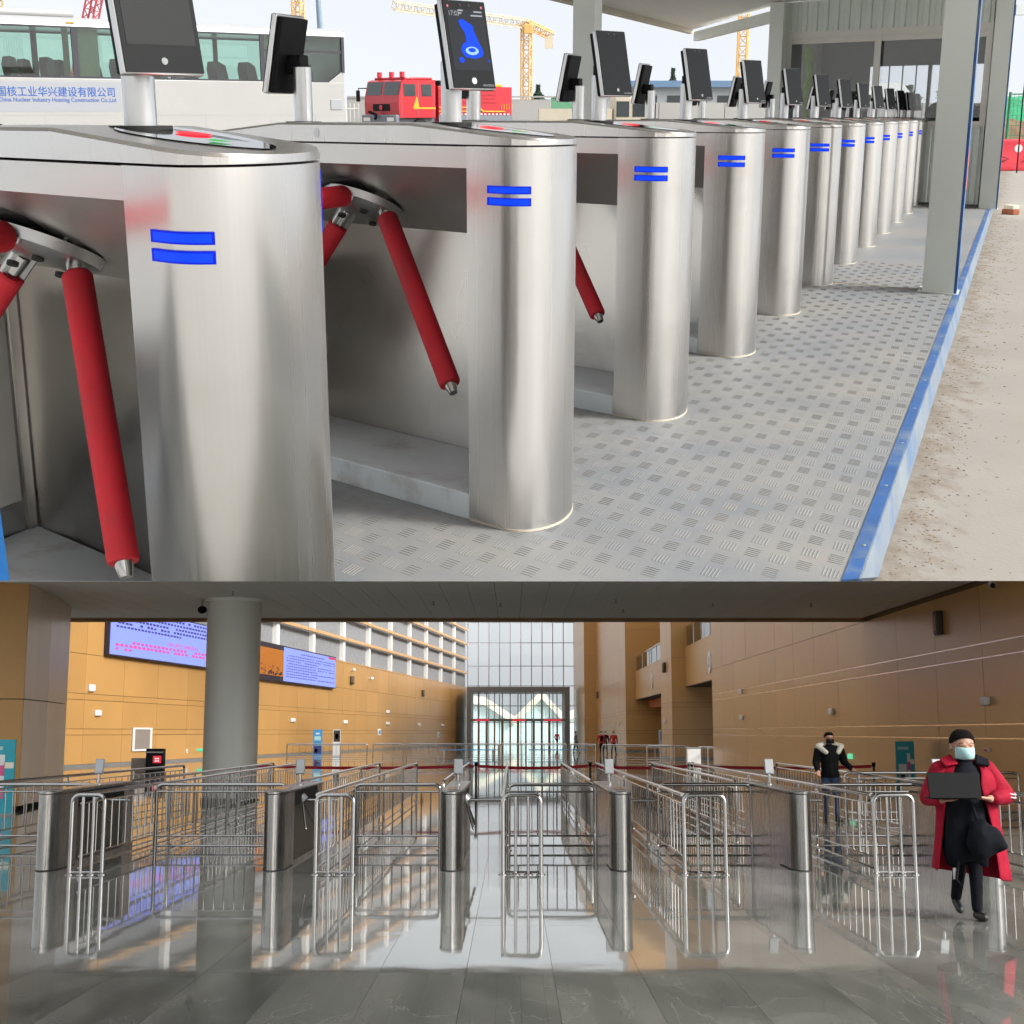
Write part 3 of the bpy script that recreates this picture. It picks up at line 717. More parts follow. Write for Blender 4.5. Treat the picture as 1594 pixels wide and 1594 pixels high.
def railing(label, a, b, group, step=.36, posts=0, drop=(True, True), bars=False, mirror_low=True, name='railing', r=.026):
    a = Vector((*a, 0)); b = Vector((*b, 0)); L = (b - a).length; d = (b - a) / L
    ang = math.atan2(d.y, d.x)
    t = thing(name, label, 'railing', a, ang, group=group)
    X = lambda u, z=0: (u, 0, z)
    MB().tube(corner_path((0, 0, 0), (L, 0, 0), RH - r, drop_a=drop[0], drop_b=drop[1]), r, n=14).build('top_rail', 'chrome', t, ang=60)
    for k, u in enumerate((0, L)):
        if drop[k]: obj(flange_me, 'flange', t, X(u))
    if bars:
        n = 3
        for i in range(1, n): obj(tall_me, 'bar', t, X(L * i / n)); obj(flange_me, 'flange', t, X(L * i / n))
        MB().cyl(X(0, .03), X(L, .03), .014, n=8).build('bottom_rail', 'chrome', t)
        return t
    MB().cyl(X(0, .84), X(L, .84), .013, n=8).build('upper_rail', 'chrome', t)
    MB().cyl(X(0, .21), X(L, .21), .013, n=8).build('lower_rail', 'chrome', t)
    MB().cyl(X(0, .07), X(L, .07), .015, n=8).build('bottom_rail', 'chrome', t)
    for i in range(1, posts + 1): obj(post_me, 'post', t, X(L * i / (posts + 1))); obj(flange_me, 'flange', t, X(L * i / (posts + 1)))
    n = max(2, round(L / step))
    for i in range(1, n): obj(bal_me, 'baluster', t, X(L * i / n))
    return t
D1, D2, DF = 17.4, 20.9, 35.5
nth = ['first', 'second', 'third', 'fourth', 'fifth']
for i, (x0, x1) in enumerate(((-5.35, -4.96), (-2.38, -1.93), (-.11, .35), (2.09, 2.59), (4.40, 4.88))):
    railing('short steel end railing at the lane mouth, %s from the panelled pillar' % nth[i], (x0, D1), (x1, D1), 'short end railings at the lane mouths', bars=True)
for i, (x0, x1) in enumerate(((-5.20, -3.30), (-2.30, -1.05), (-.05, 1.22), (2.14, 3.50), (4.46, 5.95))):
    railing('steel cross railing closing a lane gap, %s from the panelled pillar' % nth[i], (x0, D2), (x1, D2), 'cross railings between the turnstiles', step=.145)
for i, x in enumerate((-5.27, -2.38, -.11, 2.09, 4.40)):
    railing('long steel lane railing running into the hall, %s from the panelled pillar' % nth[i], (x, D1 + .08), (x, DF), 'long lane railings', posts=3, step=.34, drop=(False, True))
for i, x in enumerate((-5.95, -3.30, -1.07, 1.24, 3.50)):
    railing('steel guide railing behind a turnstile, %s from the panelled pillar' % nth[i], (x, 22.3), (x, DF), 'guide railings behind the turnstiles', posts=2, step=.34)
railing('outermost steel railing along the right wall behind the red coat', (6.25, 17.3), (6.6, DF), None, posts=3, step=.36)
railing('steel railing beside the far left lane by the pillar', (-7.9, 21.0), (-7.6, 33), None, posts=2, step=.4)
railing('steel cross railing behind the dark jacket person', (6.3, 27.0), (9.6, 27.0), None, step=.2)
railing('steel cross railing at the left picture edge below the poster', (-7.9, 20.9), (-6.1, 20.9), None, step=.2)
# far railings
far = [((-14.9, 94), (-9.6, 94)), ((-9.3, 95), (-7.3, 95)), ((-7.0, 94), (-.9, 94)), ((-.8, 95), (3.6, 94)), ((3.9, 94), (5.3, 90)), ((5.6, 88), (9.4, 84)), ((7.6, 80), (9.9, 80)), ((10.0, 76), (11.0, 72.9))]
for i, (a, b) in enumerate(far):
    railing('distant steel railing across the hall, %s from the ochre wall' % (nth + ['sixth', 'seventh', 'eighth'])[i], a, b, 'distant railings across the hall', step=.42, posts=2, r=.04)

# ---- red belt barrier
bps = [(-6.6, 36.4), (-.92, 36.4), (2.0, 36.4), (4.6, 36.4), (9.2, 36.2)]
for i, (x, y) in enumerate(bps):
    t = thing('belt_post', 'black belt barrier post holding the red belt, %s from the round column' % nth[i], 'belt post', (x, y, 0), group='posts of the red belt barrier')
    MB().lathe([(.001, 0), (.17, 0), (.17, .02), (.05, .045), (.001, .045)], n=20).build('base', 'black', t)
    MB().cyl((0, 0, .04), (0, 0, .84), .03, n=12).build('pole', 'speaker', t)
    MB().cyl((0, 0, .84), (0, 0, .93), .045, n=14).cyl((0, 0, .93), (0, 0, .945), .06, n=14).build('belt_head', 'black', t)
for i in range(4):
    (x0, y0), (x1, y1) = bps[i], bps[i + 1]
    mb = MB(); n = 10; lo, hi = [], []
    for k in range(n + 1):
        s = k / n; sag = .05 * 4 * s * (1 - s); x = x0 + .05 + (x1 - x0 - .1) * s; y = y0 + (y1 - y0) * s
        lo.append((x, y, .81 - sag)); hi.append((x, y, .885 - sag))
    for k in range(n): mb.hexa([lo[k], lo[k + 1], (lo[k + 1][0], lo[k + 1][1] + .004, lo[k + 1][2]), (lo[k][0], lo[k][1] + .004, lo[k][2]), hi[k], hi[k + 1], (hi[k + 1][0], hi[k + 1][1] + .004, hi[k + 1][2]), (hi[k][0], hi[k][1] + .004, hi[k][2])])
    tag(mb.build('red_belt', 'belt_red'), 'red barrier belt, %s span from the round column' % nth[i], 'belt', 'red belt spans')

# ================================================================== turnstiles of the hall
def hall_turnstile(x, label):
    t = thing('hall_turnstile', label, 'turnstile', (x, 17.8, 0), group='steel turnstiles in the hall')
    W, L, H = .135, 3.7, .93
    def outline(w, l0, bul):
        pts = []
        for k in range(13):
            a = math.pi * k / 12; pts.append((w * math.cos(a), l0 - bul * math.sin(a) + bul))
        return pts
    front = [(W * math.cos(math.pi + math.pi * k / 14), .30 + .30 * math.sin(math.pi + math.pi * k / 14)) for k in range(15)]
    MB().prism(front + [(W, .95), (-W, .95)], .012, H).build('front_column', 'steel_hall', t)
    MB().prism([(W * 1.02 * p[0] / W, .30 + (p[1] - .30) * 1.01) for p in front] + [(W, .95), (-W, .95)], 0, .012).build('base_seal', 'gap', t)
    MB().box((-W, L - .55, .0), (W, L, H)).build('rear_column', 'steel_hall', t)
    MB().box((-W, .951, 0), (W - .05, L - .551, H)).build('side_panel', 'steel_hall', t)
    MB().box((W - .05, .951, .74), (W - .004, L - .551, H)).build('header', 'black', t)
    MB().box((W - .049, .96, .05), (W - .035, L - .56, .735)).build('recess_panel', 'speaker', t)
    MB().box((W - .05, .951, 0), (W, L - .551, .05)).build('sill', 'steel_hall', t)
    lid = [(1.06 * p[0], .30 + (p[1] - .30) * 1.04) for p in front] + [(1.06 * W, L + .01), (-1.06 * W, L + .01)]
    MB().rings([[(*p, H + .006) for p in lid], [(*p, H + .012) for p in lid]]).build('lid_seal', 'gap', t)
    MB().rings([[(*p, H + .012) for p in lid], [(*p, H + .034) for p in lid], [(p[0] * .93, p[1] * .985 + .025, H + .046) for p in lid]]).build('lid', 'steel_hall', t)
    MB().box((-.07, .45, H + .046), (.07, 1.15, H + .049)).build('reader', 'screen', t)
    # tripod on the +x side
    c = Vector((W - .02, 1.7, .80)); ax = Vector((.707, 0, -.707))
    hub = MB().cyl(c - ax * .03, c + ax * .045, .085, n=20).build('tripod_hub', 'hub_plastic', t)
    for k in range(3):
        d = Matrix.Rotation(2 * math.pi * k / 3, 3, ax) @ Vector((1, 0, 0))
        dd = Vector((d.x, d.y * 1.55, d.z))
        MB().tube([c + ax * .02, c + ax * .02 + dd * .08, c + ax * .02 + dd * .47, c + ax * .02 + dd * .48], [.014, .017, .017, .008], n=12).build('arm', 'chrome', t)
    # small reader post
    y = 2.3
    MB().cyl((0, y, H + .045), (0, y, H + .20), .022, n=14).cyl((0, y, H + .045), (0, y, H + .055), .05, n=16).build('reader_post', 'chrome', t)
    m = Matrix.Rotation(R(-18), 3, 'X')
    dv = MB().bbox((0, y + .02, H + .29), (.125, .04, .22), m).build('terminal', 'grey', t, bevel=.008)
    MB().bbox((0, y - .003, H + .297), (.105, .006, .19), m).build('terminal_screen', 'hub_plastic', dv)
    return t
tn = ['beside the panelled pillar with poster', 'below the round column', 'just left of the bright central aisle', 'just right of the bright central aisle', 'below the far gallery recess, side panel in view', 'half hidden behind the red coat']
for x, lb in zip((-5.83, -2.99, -.76, 1.37, 3.63, 6.0), tn):
    hall_turnstile(x, 'steel tripod turnstile in the hall ' + lb)

# ================================================================== standees and other furniture of the hall
def standee(loc, w, h, label, back, bits, rz=0, cat='standee'):
    t = thing('poster_standee', label, cat, loc, rz)
    MB().box((-w / 2, 0, .04), (w / 2, .05, h)).build('board', back, t)
    MB().box((-w / 2 - .02, -.12, 0), (w / 2 + .02, .18, .04)).build('foot', 'grey', t)
    for a, b, c, d, m in bits:
        MB().box((w * (a - .5), -.006, h * b), (w * (c - .5), -.001, h * d)).build('print_panel', m, t)
    return t
TEAL = [(.12, .34, .55, .62, 'poster_white'), (.18, .30, .46, .45, 'poster_navy'), (.60, .22, .76, .36, 'poster_pink'), (.60, .36, .76, .52, 'poster_white'), (.60, .52, .76, .66, 'poster_pink'), (.60, .66, .76, .80, 'poster_white'), (.1, .86, .7, .91, 'mask'), (.74, .62, .98, .70, 'roof_gold')]
standee((-10.78, 29.6, 0), .86, 1.55, 'teal poster standee at the foot of the panelled pillar', 'poster_teal', TEAL)
standee((9.82, 35.5, 0), .46, 1.48, 'teal poster standee against the right wall past the dark jacket', 'poster_teal', TEAL)
standee((-13.7, 100, 0), .66, 1.9, 'bright blue tall poster standee by the ochre wall', 'poster_blue', [(.1, .1, .9, .4, 'poster_navy'), (.2, .15, .6, .3, 'poster_white'), (.15, .6, .85, .75, 'mask'), (.3, .82, .7, .88, 'poster_white')])
standee((-12.35, 100, 0), .55, 1.9, 'dark and white standee next to the blue standee', 'poster_white', [(.08, .55, .92, .97, 'speaker'), (.3, .65, .7, .85, 'notice')])
kb = thing('ticket_machine', 'black ticket machine with red lit display left of the round column', 'machine', (-15.1, 60, 0))
MB().box((-.36, 0, 0), (.36, .5, 1.02)).build('cabinet', 'black', kb, bevel=.03); MB().box((-.05, -.012, .42), (.30, -.001, .72)).build('display', 'led_red', kb); MB().box((-.36, -.05, .84), (.36, .0, .90)).build('ledge', 'grey', kb)
for k, z in enumerate((.50, .60)): lettering('lettering', '■■■', .07, 'white_led', kb, Matrix.Translation((.02, -.014, z - .02)) @ Matrix.Rotation(R(90), 4, 'X'))
gb = thing('metal_cabinet', 'low grey brown metal cabinet beside the black ticket machine', 'cabinet', (-15.9, 60.5, 0))
MB().box((-.3, 0, 0), (.3, .4, .62)).build('case', 'grey_box', gb, bevel=.02); MB().box((-.24, -.01, .36), (.24, -.001, .56)).build('label_plate', 'notice', gb)
wt = thing('white_bin', 'small white bin at the foot of the right hand pier', 'bin', (9.6, 75.2, 0))
MB().prism([(-.35, -.3), (.35, -.3), (.35, .3), (-.35, .3)], 0, .85).build('bin_body', 'white', wt); MB().box((-.38, -.33, .85), (.38, .33, .92)).build('bin_lid', 'grey', wt)
sg = standee((13.2, 115, 0), 2.6, 1.9, 'blue and pink information board in the far recess', 'poster_white', [(.05, .55, .95, .92, 'poster_blue'), (.2, .42, .8, .52, 'poster_pink'), (.1, .1, .45, .36, 'poster_blue'), (.55, .1, .9, .36, 'poster_navy')], cat='board')
for i, (x, y) in enumerate(((-3.2, 104), (3.4, 104))):
    t = thing('bench', 'low blue seat bench behind the distant railings, %s of the centre' % ('left', 'right')[i], 'bench', (x, y, 0), group='blue benches in the far hall')
    MB().box((-2.2, -.25, .40), (2.2, .25, .47)).build('seat', 'poster_blue', t)
    for sx in (-1.8, 1.8): MB().box((sx - .05, -.2, 0), (sx + .05, .2, .40)).build('leg', 'chrome', t)

# ================================================================== outside the glazed end
xb = thing('zigzag_roof_building', 'building with zigzag gold roof seen through the entrance glass', 'building', (0, 262, 0))
ZZ = [(-12, 8.8), (-5, 8.2), (.5, 4.6), (5.5, 9.4), (9.5, 5.2), (18, 8.0)]
for i in range(len(ZZ) - 1):
    (x0, z0), (x1, z1) = ZZ[i], ZZ[i + 1]
    MB().hexa([(x0, 0, z0 - 1.5), (x1, 0, z1 - 1.5), (x1, 14, z1 - 1.5), (x0, 14, z0 - 1.5), (x0, 0, z0), (x1, 0, z1), (x1, 14, z1), (x0, 14, z0)]).build('roof_slab', 'roof_gold', xb)
    MB().hexa([(x0, 1.2, 0), (x1, 1.2, 0), (x1, 13, 0), (x0, 13, 0), (x0, 1.2, z0 - 1.52), (x1, 1.2, z1 - 1.52), (x1, 13, z1 - 1.52), (x0, 13, z0 - 1.52)]).build('facade', 'teal_glass', xb)

# ================================================================== THE ENTRANCE DECK (upper level)
Q = Vector((.7009, -.7133, 0)); RW_ = Vector((.33142, .94348, 0)); S0 = Vector((-.115, 3.641, 0))    # along a turnstile, along the row, first corner
ZU = Vector((0, 0, 1))
def K(a, b, z=0.0): return S0 + Q * a + RW_ * b + ZU * z
def sk(x, y, z): return Q * x + RW_ * y + ZU * z          # plan axes of the gate row
KA = 1.126
def cut_by_edge(t, off):          # the near turnstile is cut where the deck ends
    for o in [t] + list(t.children_recursive):
        if o.type != 'MESH': continue
        me = o.data.copy(); o.data = me
        bm = bmesh.new(); bm.from_mesh(me)
        r = bmesh.ops.bisect_plane(bm, geom=bm.verts[:] + bm.edges[:] + bm.faces[:], plane_co=(0 - off.x, 0 - off.y, DECK_EYE - off.z), plane_no=(0, DECK_EYE / EDGE0, 1), clear_inner=True)
        ed = [e for e in r['geom_cut'] if isinstance(e, bmesh.types.BMEdge)]
        if ed: bmesh.ops.holes_fill(bm, edges=ed)
        bm.to_mesh(me); bm.free()
# ---- road sheet and raised platform
EDGE0, EDGE1 = 3.125, 3.425
RO = [(-2.6, EDGE1), (2.2, EDGE1), (19.5, 42), (19.5, 47), (-.5, 49), (-.5, 69), (2.0, 71), (2.0, 86), (-9.8, 86), (-9.8, 71), (-6, 69), (-6, 46), (-15, 42), (-15, 28), (-1, 26), (2.6, 19)]
gd = MB().rings([[(x, y, -.10) for x, y in RO], [(x, y + (.5 if y < 4 else 0), -.24) for x, y in RO]]).build('road', 'road', F=DECK, smooth=False)
structure(gd)
k0, k1 = K(KA, .3035), K(KA, 21)
l1 = K(-2.4, 21)
plat = MB().add([(-2.58, EDGE0, 0), (k0.x, EDGE0, 0), (k1.x, k1.y, 0), (l1.x, l1.y, 0), (-2.58, EDGE1 + .05, -.098), (k0.x + .1, EDGE1 + .05, -.098)],
                [(0, 1, 2, 3), (0, 4, 5, 1)]).build('platform', 'tread', F=DECK, smooth=False, fix=False)
structure(plat)
# raised ribs of the chequer plate: clusters of five bars, turned by ninety degrees from cell to cell
mb = MB(); far_b = 7.6
def rib(c, d, l, w, h=.0009):
    n = Vector((-d.y, d.x, 0)); a = c - d * l / 2; b = c + d * l / 2
    o = len(mb.v)
    mb.v += [tuple(p) for p in (a - n * w, b - n * w, b + n * w, a + n * w, a + d * l * .12 + ZU * h, b - d * l * .12 + ZU * h)]
    mb.f += [[o, o + 1, o + 5, o + 4], [o + 1, o + 2, o + 5], [o + 2, o + 3, o + 4, o + 5], [o + 3, o, o + 4]]
CA, CB = .076, .112
dq, dr = Q.normalized(), RW_.normalized()
ia = int((KA + 1.6) / CA)
for i in range(ia):
    for j in range(int((far_b + 1.2) / CB)):
        c = K(KA - .035 - CA * i, -1.0 + CB * j)
        if c.y < EDGE0 + .048: continue
        if c.y > 6.5 and (i + j) % 2: pass
        for k in range(-2, 3):
            if (i + j) % 2: rib(c + dr * (k * .015) + ZU * .0005, dq, .044, .0029)
            else: rib(c + dq * (k * .010) + ZU * .0005, dr, .070, .0026)
tr_ = mb.build('tread_ribs', 'tread_bar', plat, fix=False, smooth=False); tag(tr_, kind='stuff')
MB().add([tuple(K(-2.3, 6.16, .001)), tuple(K(KA - .22, 6.16, .001)), tuple(K(KA - .22, 6.21, .001)), tuple(K(-2.3, 6.21, .001))], [(0, 1, 2, 3)]).build('plate_joint', 'soil', plat, fix=False)
# ---- kerb of the platform
kb_ = MB().hexa([sk(*p) + S0 for p in ((KA, .36, -.098), (1.166, .62, -.098), (1.166, 21, -.098), (KA, 21, -.098), (KA, .3035, .004), (1.166, .345, .004), (1.166, 21, .004), (KA, 21, .004))]).build('platform_kerb', 'blue_paint', F=DECK, smooth=False)
structure(kb_)
MB().hexa([sk(*p) + S0 for p in ((1.1665, .64, -.099), (1.19, .70, -.099), (1.19, 21, -.099), (1.1665, 21, -.099), (1.1665, .36, -.002), (1.172, .37, -.002), (1.172, 21, -.002), (1.1665, 21, -.002))]).build('kerb_face', 'kerb_face', kb_, smooth=False)
cut_by_edge(kb_, Vector((0, 0, 0)))
for i in range(16):
    p = K(1.148, .62 + .62 * i + rng.uniform(-.05, .05), .004); MB().lathe([(.001, .002), (.005, .0015), (.007, 0), (.001, 0)], n=8, c=p).build('screw', 'cast', kb_)
# ---- dust and chips along the kerb
mb = MB()
for i in range(900):
    b = .5 + 15 * rng.random() ** 1.5; a = 1.215 + abs(rng.gauss(0, .10 + .010 * b)); p = K(a, b, -.0995)
    s_ = rng.uniform(.0014, .0042) * (1 + .06 * b); an = rng.uniform(0, 6.28); l = s_ * rng.uniform(1, 3.2)
    d = Vector((math.cos(an), math.sin(an), 0)); n = Vector((-d.y, d.x, 0)); o = len(mb.v)
    if p.y < EDGE1 + .05: continue
    mb.v += [tuple(p - d * l), tuple(p + n * s_), tuple(p + d * l), tuple(p - n * s_), tuple(p + ZU * s_ * .7)]
    mb.f += [[o, o + 3, o + 4], [o + 3, o + 2, o + 4], [o + 2, o + 1, o + 4], [o + 1, o, o + 4]]
db = mb.build('dirt', 'soil', F=DECK, fix=False, smooth=False); tag(db, 'loose brown dirt and chips swept along the blue kerb', 'dirt', kind='stuff')
p = (4.02, 7.12, -.098) if False else tuple(K(1.98, 5.2, -.096))
lf = thing('dead_leaf', 'single dry brown leaf on the pale concrete', 'leaf', p, F=DECK)
MB().add([(-.06, 0, .004), (-.02, .03, .012), (.03, .028, .006), (.07, 0, .014), (.025, -.03, .006), (-.03, -.028, .012), (0, 0, .004)], [(0, 1, 6), (1, 2, 6), (2, 3, 6), (3, 4, 6), (4, 5, 6), (5, 0, 6)]).build('blade', 'leaf_dry', lf, fix=False)
MB().tube([(-.06, 0, .005), (-.09, -.008, .003)], .003, n=5).build('stalk', 'leaf_dry', lf)
br = thing('brick', 'broken red and yellow brick by the booth corner', 'brick', tuple(K(1.42, 15.6, -.098)), .4, F=DECK)
MB().box((-.05, -.1, 0), (.05, .1, .06)).build('lower_half', 'brick_red', br, bevel=.006); MB().box((-.045, -.09, .061), (.05, .08, .11)).build('upper_half', 'trim', br, bevel=.006)

# ---- one turnstile of the outdoor row
LR = -1.02                                        # rear end of the recess
def cap_b(a):                                     # plan half-width curve of the rounded ends
    for e in (a - .12, (LR - a) - .12):
        if e > 0:
            t = min(1, e / .15); return .22 * math.sqrt(max(0, 1 - t * t))
    return .22
def out_f(n=22, off=0.0):
    pts = [(0, 0 - off)]
    for k in range(n + 1):
        u = math.pi * k / n; pts.append((.12 + (.15 + off) * math.sin(u), .22 - (.22 + off) * math.cos(u)))
    pts.append((0, .44 + off)); return pts
def plan(mb): return mb.map(sk)
def lid_z(a):
    if a > -.22: return 1.035 - (a + .22) / .49 * .038
    if a < LR + .22: return 1.035 - (LR + .22 - a) / .49 * .038
    return 1.035
def shell(u0, u1, z0, z1, off, n=10):             # thin plate following the rounded front
    inn, ou = [], []
    for k in range(n + 1):
        u = u0 + (u1 - u0) * k / n
        if u < 0: a_, b_ = .12 + u, 0.0; ao, bo = a_, -off
        else:
            a_, b_ = .12 + .15 * math.sin(u), .22 - .22 * math.cos(u); ao, bo = .12 + (.15 + off) * math.sin(u), .22 - (.22 + off) * math.cos(u)
        inn.append((a_, b_)); ou.append((ao, bo))
    mb = MB()
    rings = [[(*inn[k], z0), (*ou[k], z0), (*ou[k], z1), (*inn[k], z1)] for k in range(n + 1)]
    return plan(mb.rings(rings))
def terminal(t, a, face, lit=0):
    base = sk(a, .22, 1.03); f = Q * face
    if face < 0: f = Matrix.Rotation(R(22), 3, 'Z') @ f
    wv = Vector((-f.y, f.x, 0)); wv = wv.normalized()
    tl = R(11.5); nrm = (f * math.cos(tl) + ZU * math.sin(tl)).normalized(); upv = (ZU * math.cos(tl) - f * math.sin(tl)).normalized()
    c = base + ZU * .203 + f * .062
    m = Matrix((wv, upv, nrm)).transposed()
    hs_ = MB().bbox(c, (.157, .232, .016), m).build('face_terminal', 'alu', t, bevel=.003)
    MB().bbox(c + nrm * .0095, (.151, .226, .004), m).build('screen', 'screen', hs_)
    dm = 'ui_back' if lit == 2 else ('display' if lit == 1 else 'screen')
    if lit: MB().bbox(c + nrm * .0118 + upv * .012, (.133, .158, .0008), m).build('display', dm, hs_)
    MB().bbox(c - nrm * .0175, (.146, .220, .019), m).build('back_cover', 'black', hs_, bevel=.004)
    MB().bbox(c - f * .045 - ZU * .03, (.05, .055, .055), Matrix((wv, f, ZU)).transposed()).build('bracket', 'black', hs_, bevel=.004)
    MB().cyl(base, base + ZU * .165, .0285, n=24).build('post', 'alu', hs_)
    MB().cyl(base, base + ZU * .007, .055, n=24).build('post_flange', 'gap', hs_)
    def pt(x, y, o=.0126): return c + wv * x + upv * y + nrm * o
    rot = basis((0, 0, 0), wv, upv, nrm)
    MB().cyl(pt(0, -.094, .0115), pt(0, -.094, .0128), .0085 if lit == 2 else .006, n=18).build('button_ring', 'white_led' if lit == 2 else 'grey', hs_)
    for x in (-.016, .016): MB().cyl(pt(x, .102, .0115), pt(x, .102, .0125), .0045, n=12).build('lens', 'gap', hs_)
    if face > 0:
        lettering('lettering', 'HIKVISION', .0085, 'ui_grey' if lit else 'grey', hs_, Matrix.Translation(pt(.030, -.108, .0118)) @ rot, ext=.0001)
    if lit == 2:
        def poly(pts, mm, o=.0128): MB().add([pt(x, y, o) for x, y in pts], [tuple(range(len(pts)))]).build('screen_figure', mm, hs_, fix=False, smooth=False)
        poly([(-.030, .062), (-.014, .066), (.020, .050), (.022, .035), (.030, .018), (.035, .006), (.044, -.008), (.047, -.022), (.040, -.031), (.015, -.036), (-.018, -.034), (-.030, -.024), (-.033, -.012), (-.026, .0), (-.010, .008), (-.012, .030), (-.024, .046)], 'ui_blue')
        poly([(.016 + .024 * math.cos(k * .5236) - .010, -.016 + .011 * math.sin(k * .5236)) for k in range(12)], 'ui_pale', .0130)
        poly([(.006 + .014 * math.cos(k * .5236), -.014 + .006 * math.sin(k * .5236)) for k in range(12)], 'ui_blue', .0132)
        poly([(-.046, -.036), (-.034, -.032), (-.024, -.040), (-.030, -.048), (-.042, -.047)], 'ui_blue')
        poly([(.060, -.038), (.065, -.037), (.066, -.047), (.063, -.047)], 'ui_blue')
        lettering('lettering', '17:03', .018, 'ui_grey', hs_, Matrix.Translation(pt(-.062, .074)) @ rot, ext=.0001)
        for x in (-.060, .060): MB().cyl(pt(x, .098, .0115), pt(x, .098, .0126), .0035, n=10).build('indicator', 'pink_light', hs_)
        for i, (x0, x1, y) in enumerate(((-.026, -.008, .086), (-.026, -.014, .079), (.030, .060, .084), (.018, .060, .074))): poly([(x0, y), (x1, y), (x1, y + .004), (x0, y + .004)], 'ui_grey')
    return hs_

ORD = ['first', 'second', 'third', 'fourth', 'fifth', 'sixth', 'seventh', 'eighth', 'ninth', 'tenth', 'eleventh', 'twelfth', 'thirteenth', 'fourteenth']
def deck_turnstile(lit, arms=((.612, -.25, -.75), (-.612, -.25, -.75), (0, -1, 0))):
    t = thing('turnstile', 'x', 'turnstile', tuple(S0), F=DECK, group='outdoor row of steel turnstiles')
    plan(MB().prism(out_f(), 0.0, .98)).build('front_column', 'steel', t)
    plan(MB().prism([(LR - p[0], p[1]) for p in out_f()], 0.0, .98)).build('rear_column', 'steel', t)
    plan(MB().box((LR + .001, .41, .0), (-.001, .44, .95))).build('side_wall', 'steel_dark', t)
    plan(MB().box((LR + .001, .004, 0), (-.001, .409, .072))).build('plinth', 'plinth', t, bevel=.002)
    mb = MB(); sec = [(.003, .979), (.003, .926), (.409, .722), (.409, .979)]
    plan(mb.rings([[(LR + .001, *p) for p in sec], [(-.001, *p) for p in sec]])).build('header', 'header', t)
    # white access panel on the inner face of the rear column
    plan(MB().box((LR, .06, .15), (LR + .006, .36, .60))).build('access_panel', 'frame_white', t)
    plan(MB().box((LR, .375, .075), (LR + .012, .405, .70))).build('corner_strip', 'steel', t)
    # lid
    av = [LR - .269, LR - .262, LR - .245, LR - .22, LR - .18, LR - .12, LR, LR + .22, -.22, -.05, 0, .06, .12, .16, .20, .23, .25, .262, .269]
    top = []; mbl = MB()
    rows_ = []
    for a in av:
        h = cap_b(a); h2 = max(.001, h - .006)
        rows_.append([(a, .22 - h - .002, .984), (a, .22 - h - .002, lid_z(a) - .006), (a, .22 - h2, lid_z(a)), (a, .22 + h2, lid_z(a)), (a, .22 + h + .002, lid_z(a) - .006), (a, .22 + h + .002, .984)])
    plan(mbl.rings(rows_)).build('lid', 'steel', t, ang=25)
    # reader glass with indicators
    n = 26; pts = []
    for k in range(n):
        u = 2 * math.pi * k / n; a = .0 + .215 * math.cos(u); b = .225 + .125 * math.sin(u) * (1 - .25 * math.cos(u)); pts.append((a, b, lid_z(a) + .0025))
    rd = plan(MB().add(pts + [(0, .225, lid_z(0) + .0025)], [(k, (k + 1) % n, n) for k in range(n)])).build('card_reader', 'screen', t, smooth=False, fix=False)
    plan(MB().add([(-.03 + .045 * math.cos(u * .5236), .245 + .04 * math.sin(u * .5236), lid_z(-.03 + .045 * math.cos(u * .5236)) + .0045) for u in range(12)], [tuple(range(12))])).build('red_indicator', 'red_led', rd, fix=False)
    plan(MB().add([(.09, .16, lid_z(.09) + .005), (.12, .18, lid_z(.12) + .005), (.12, .21, lid_z(.12) + .005), (.07, .2, lid_z(.07) + .005)], [(0, 1, 2, 3)])).build('green_arrow', 'green_led', rd, fix=False)
    plan(MB().add([(-.20, .30, lid_z(-.2) + .0045), (-.05, .325, lid_z(-.05) + .0045), (.10, .30, lid_z(.1) + .0045), (.05, .275, lid_z(.05) + .0045), (-.10, .28, lid_z(-.1) + .0045)], [(0, 1, 2, 3, 4)])).build('mirror_strip', 'chrome', rd, fix=False)
    plan(MB().cyl((-.62, -.003, 1.008), (-.62, .001, 1.008), .013, n=16)).build('lock', 'cast', t)
    # light bars
    for z0, z1 in ((.8675, .8865), (.8385, .858)):
        lb_ = shell(-.044, R(37), z0, z1, .0025).build('light_bar', 'blue_led', t)
        shell(-.036, R(35.0), z0 + .003, z1 - .003, .0036).build('light_core', 'blue_core', lb_)
    shell(R(141), R(146), .86, .965, .0025, 2).build('side_light', 'blue_led', t)
    for u_ in (R(128),): shell(u_, u_ + R(.3), .012, .972, .0005, 1).build('seam', 'steel_dark', t)
    plan(MB().prism(out_f(22, .002), 0.0005, .006)).build('base_seal', 'trim', t)
    # tripod
    c = sk(-.56, .205, .826); nh = (RW_ * -.447 + ZU * -.894).normalized()
    MB().cyl(c + nh * .001, c + nh * .012, .135, n=36).build('hub_seal', 'gap', t)
    hub = MB().rings([[c + nh * o + r * (math.cos(k * .2618) * Q + math.sin(k * .2618) * nh.cross(Q).normalized()) for k in range(24)] for o, r in ((.012, .125), (.035, .122), (.05, .09), (.055, .02))]).build('tripod_hub', 'cast', t)
    for k in range(3):
        v = Matrix.Rotation(2.0944 * k + .5, 3, nh) @ Q; MB().cyl(c + nh * .05 + v * .055, c + nh * .058 + v * .055, .012, n=12).build('bolt', 'gap', hub)
